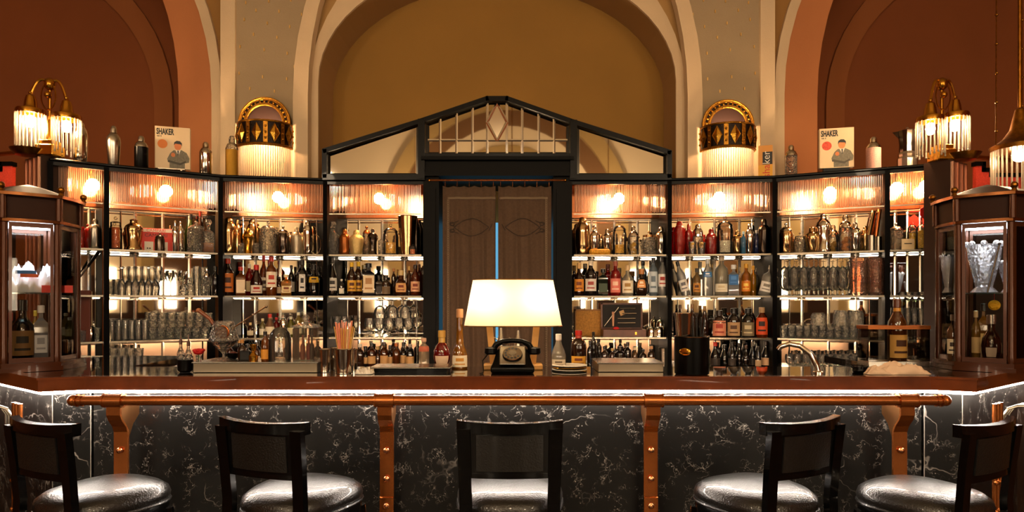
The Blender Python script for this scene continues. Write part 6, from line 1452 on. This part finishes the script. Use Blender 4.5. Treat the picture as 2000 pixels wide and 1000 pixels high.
# ---------------------------------------------------------------- inside the vitrines
def vin(V, px, dz, name, lab, cat, off=0):
    """px picks the column; depth near the vitrine centre"""
    Y = V[1]+off; return thing(name, (WX(px, Y), Y, 1.15+dz), lab, cat, None, -math.atan2(WX(px, Y), Y)), Y
def vb(V, px, wp, h, lab, style, col, cap, label=None, mark=None, off=0, dz=.0455, **kw):
    t, Y = vin(V, px, dz, 'liquor_bottle', lab, 'bottle', off); bottle(t, wp*Y/F, h, style, col, cap, label, mark, **kw)
vb(VL, 44, 40, .33, 'large black bottle with gilt label low in the left vitrine', 'round', '#0e0c0a', '#16120e', '#7a5a30', '#16120e', off=-.08, lz=(.1, .5))
vb(VL, 80, 26, .30, 'silvery square bottle low in the left vitrine', 'squat', '#b8bcc8', '#d8d8dc', '#c8ccd8', '#8a8e9a', square=1, off=-.02)
vb(VL, 69, 13, .27, 'yellow bottle behind the black one in the left vitrine', 'slim', '#c89420', '#d8b040', off=.09)
vb(VL, 122, 17, .24, 'brown bottle at the right side of the left vitrine', 'squat', '#6a3010', '#c8b8a0', '#c8883a', off=.03)
vb(VL, 20, 20, .26, 'amber bottle hidden beside left post of the left vitrine', 'round', '#8a4410', '#c03020', '#d8b070', off=.07)
t, Y = vin(VL, 62, .4135, 'ice_glass_bowl', 'heap of white wrapped sachets with blue and orange stripes, left vitrine', 'bowl', -.02)
cloth(t, .11, .07, .17, mat('white_wrap', '#e8eaf0', .35), 5, 'wrappers'); b = MB(); b.box(-.07, .02, -.075, -.07, .10, .118); b.build('blue_stripe', mat('stripe_blue', '#2a70b8', .5), t, smooth=False); b = MB(); b.box(-.05, .03, -.075, -.07, .082, .1); b.build('orange_stripe', mat('stripe_orange', '#e06028', .5), t, smooth=False)
t, Y = vin(VL, 112, .4135, 'red_sign', 'small red sign lettered NI on the shelf of the left vitrine', 'sign', -.02)
b = MB(); b.box(-.07, .07, -.003, 0, 0, .04); b.build('board', RED, t, smooth=False); text('NI', .034, WHITE, t, loc=(0, -.004, .008))
t, Y = vin(VL, 116, .4135, 'preserving_jar', 'jar of yellow fruit on the upper shelf of the left vitrine', 'jar', .05); jar(t, .07, .24, fill='#d8a840', fh=.6)
WHC = glass('icy_crystal', '#f4f8ff', body=.4, bcol='#ffffff', refl=.5, bump=.8, bscale=60)
def crystal_vase(t, w, h):
    r = w/2; b = MB(); b.shell([(1e-4, .002), (r*.8, .002), (r*.5, .03), (r*.55, h*.2), (r*.9, h*.7), (r*1.0, h), (r*.92, h), (r*.5, h*.2), (1e-4, h*.18)], 16); b.build('body', WHC, t, smooth=False)
    b = MB()
    for j in range(8): a = 2*pi*j/8; b.ball((r*.95*cos(a), r*.95*sin(a), h+.003), r*.2, 8)
    b.build('scalloped_rim', WHC, t)
for px, w_, h_, lab, of in ((1922, .16, .26, 'tall white scalloped crystal vase on the right vitrine shelf', -.04), (1853, .08, .2, 'narrow fan shaped crystal vase at left of the right vitrine shelf', .04), (1976, .12, .16, 'low white crystal bowl at right of the right vitrine shelf', -.05)):
    t, Y = vin(VR, px, .4135, 'crystal_vase', lab, 'vase', of); crystal_vase(t, w_, h_)
t, Y = vin(VR, 1938, .4135, 'beaded_stirrer', 'dark twisted stirrer standing before the white crystal vase', 'stirrer', -.14); b = MB(); b.tube([(-.02, 0, 0), (.03, 0, .25)], .004, 6); b.build('shaft', CHROMED, t); b = MB(); b.ball((.03, 0, .255), .008, 8); b.build('tip', CHROMED, t)
vb(VR, 1936, 34, .25, 'dark decanter bottle with silver stopper low in the right vitrine', 'globe', '#2a120a', '#d8d0c8', '#c8b8a8', off=-.08, lz=(.1, .3), lwid=30, capm=1)
vb(VR, 1906, 15, .27, 'pale golden bottle low in the right vitrine', 'squat', '#d8a850', '#e8d0a0', '#e8c890', off=.02)
vb(VR, 1921, 20, .31, 'amber bottle with black cap behind the decanter', 'squat', '#b87a28', '#1a1816', '#e0c078', off=.07, square=1)
vb(VR, 1862, 22, .25, 'square reddish bottle at left of the right vitrine', 'squat', '#a87850', '#c8b8a0', '#e0d0b0', '#2a1c14', off=0)
vb(VR, 1985, 22, .22, 'golden bottle at right edge of the right vitrine', 'squat', '#c89040', '#1a1612', '#e8d8b0', off=-.04)
t, Y = vin(VR, 1942, .0455, 'gold_medal', 'round yellow medal hanging above the decanter bottle', 'medal', -.02)
b = MB(); b.lathe([(.028, 0), (.028, .006), (.02, .01)], 22); o = b.build('disc', mat('medal_yellow', '#e0a820', .4, .6, bump=.5, bscale=120), t); o.rotation_euler = (pi/2, 0, 0); o.location = (0, 0, .30)
b = MB(); b.tube([(0, 0, .328), (0, 0, .36)], .0015, 5); b.build('ribbon', RED, t)
# every label must differ unless its things share a group
seen = {}
for o in C.objects:
    if o.parent is None and 'label' in o:
        L_ = o['label'].replace(' ,', ',').replace(',,', ','); o['label'] = L_
        if L_ in seen and not (o.get('group') and o.get('group') == seen[L_]): print('DUPLABEL', L_)
        seen[L_] = o.get('group')
        n = len(L_.split())
        if n < 4 or n > 16: print('LEN', n, L_)
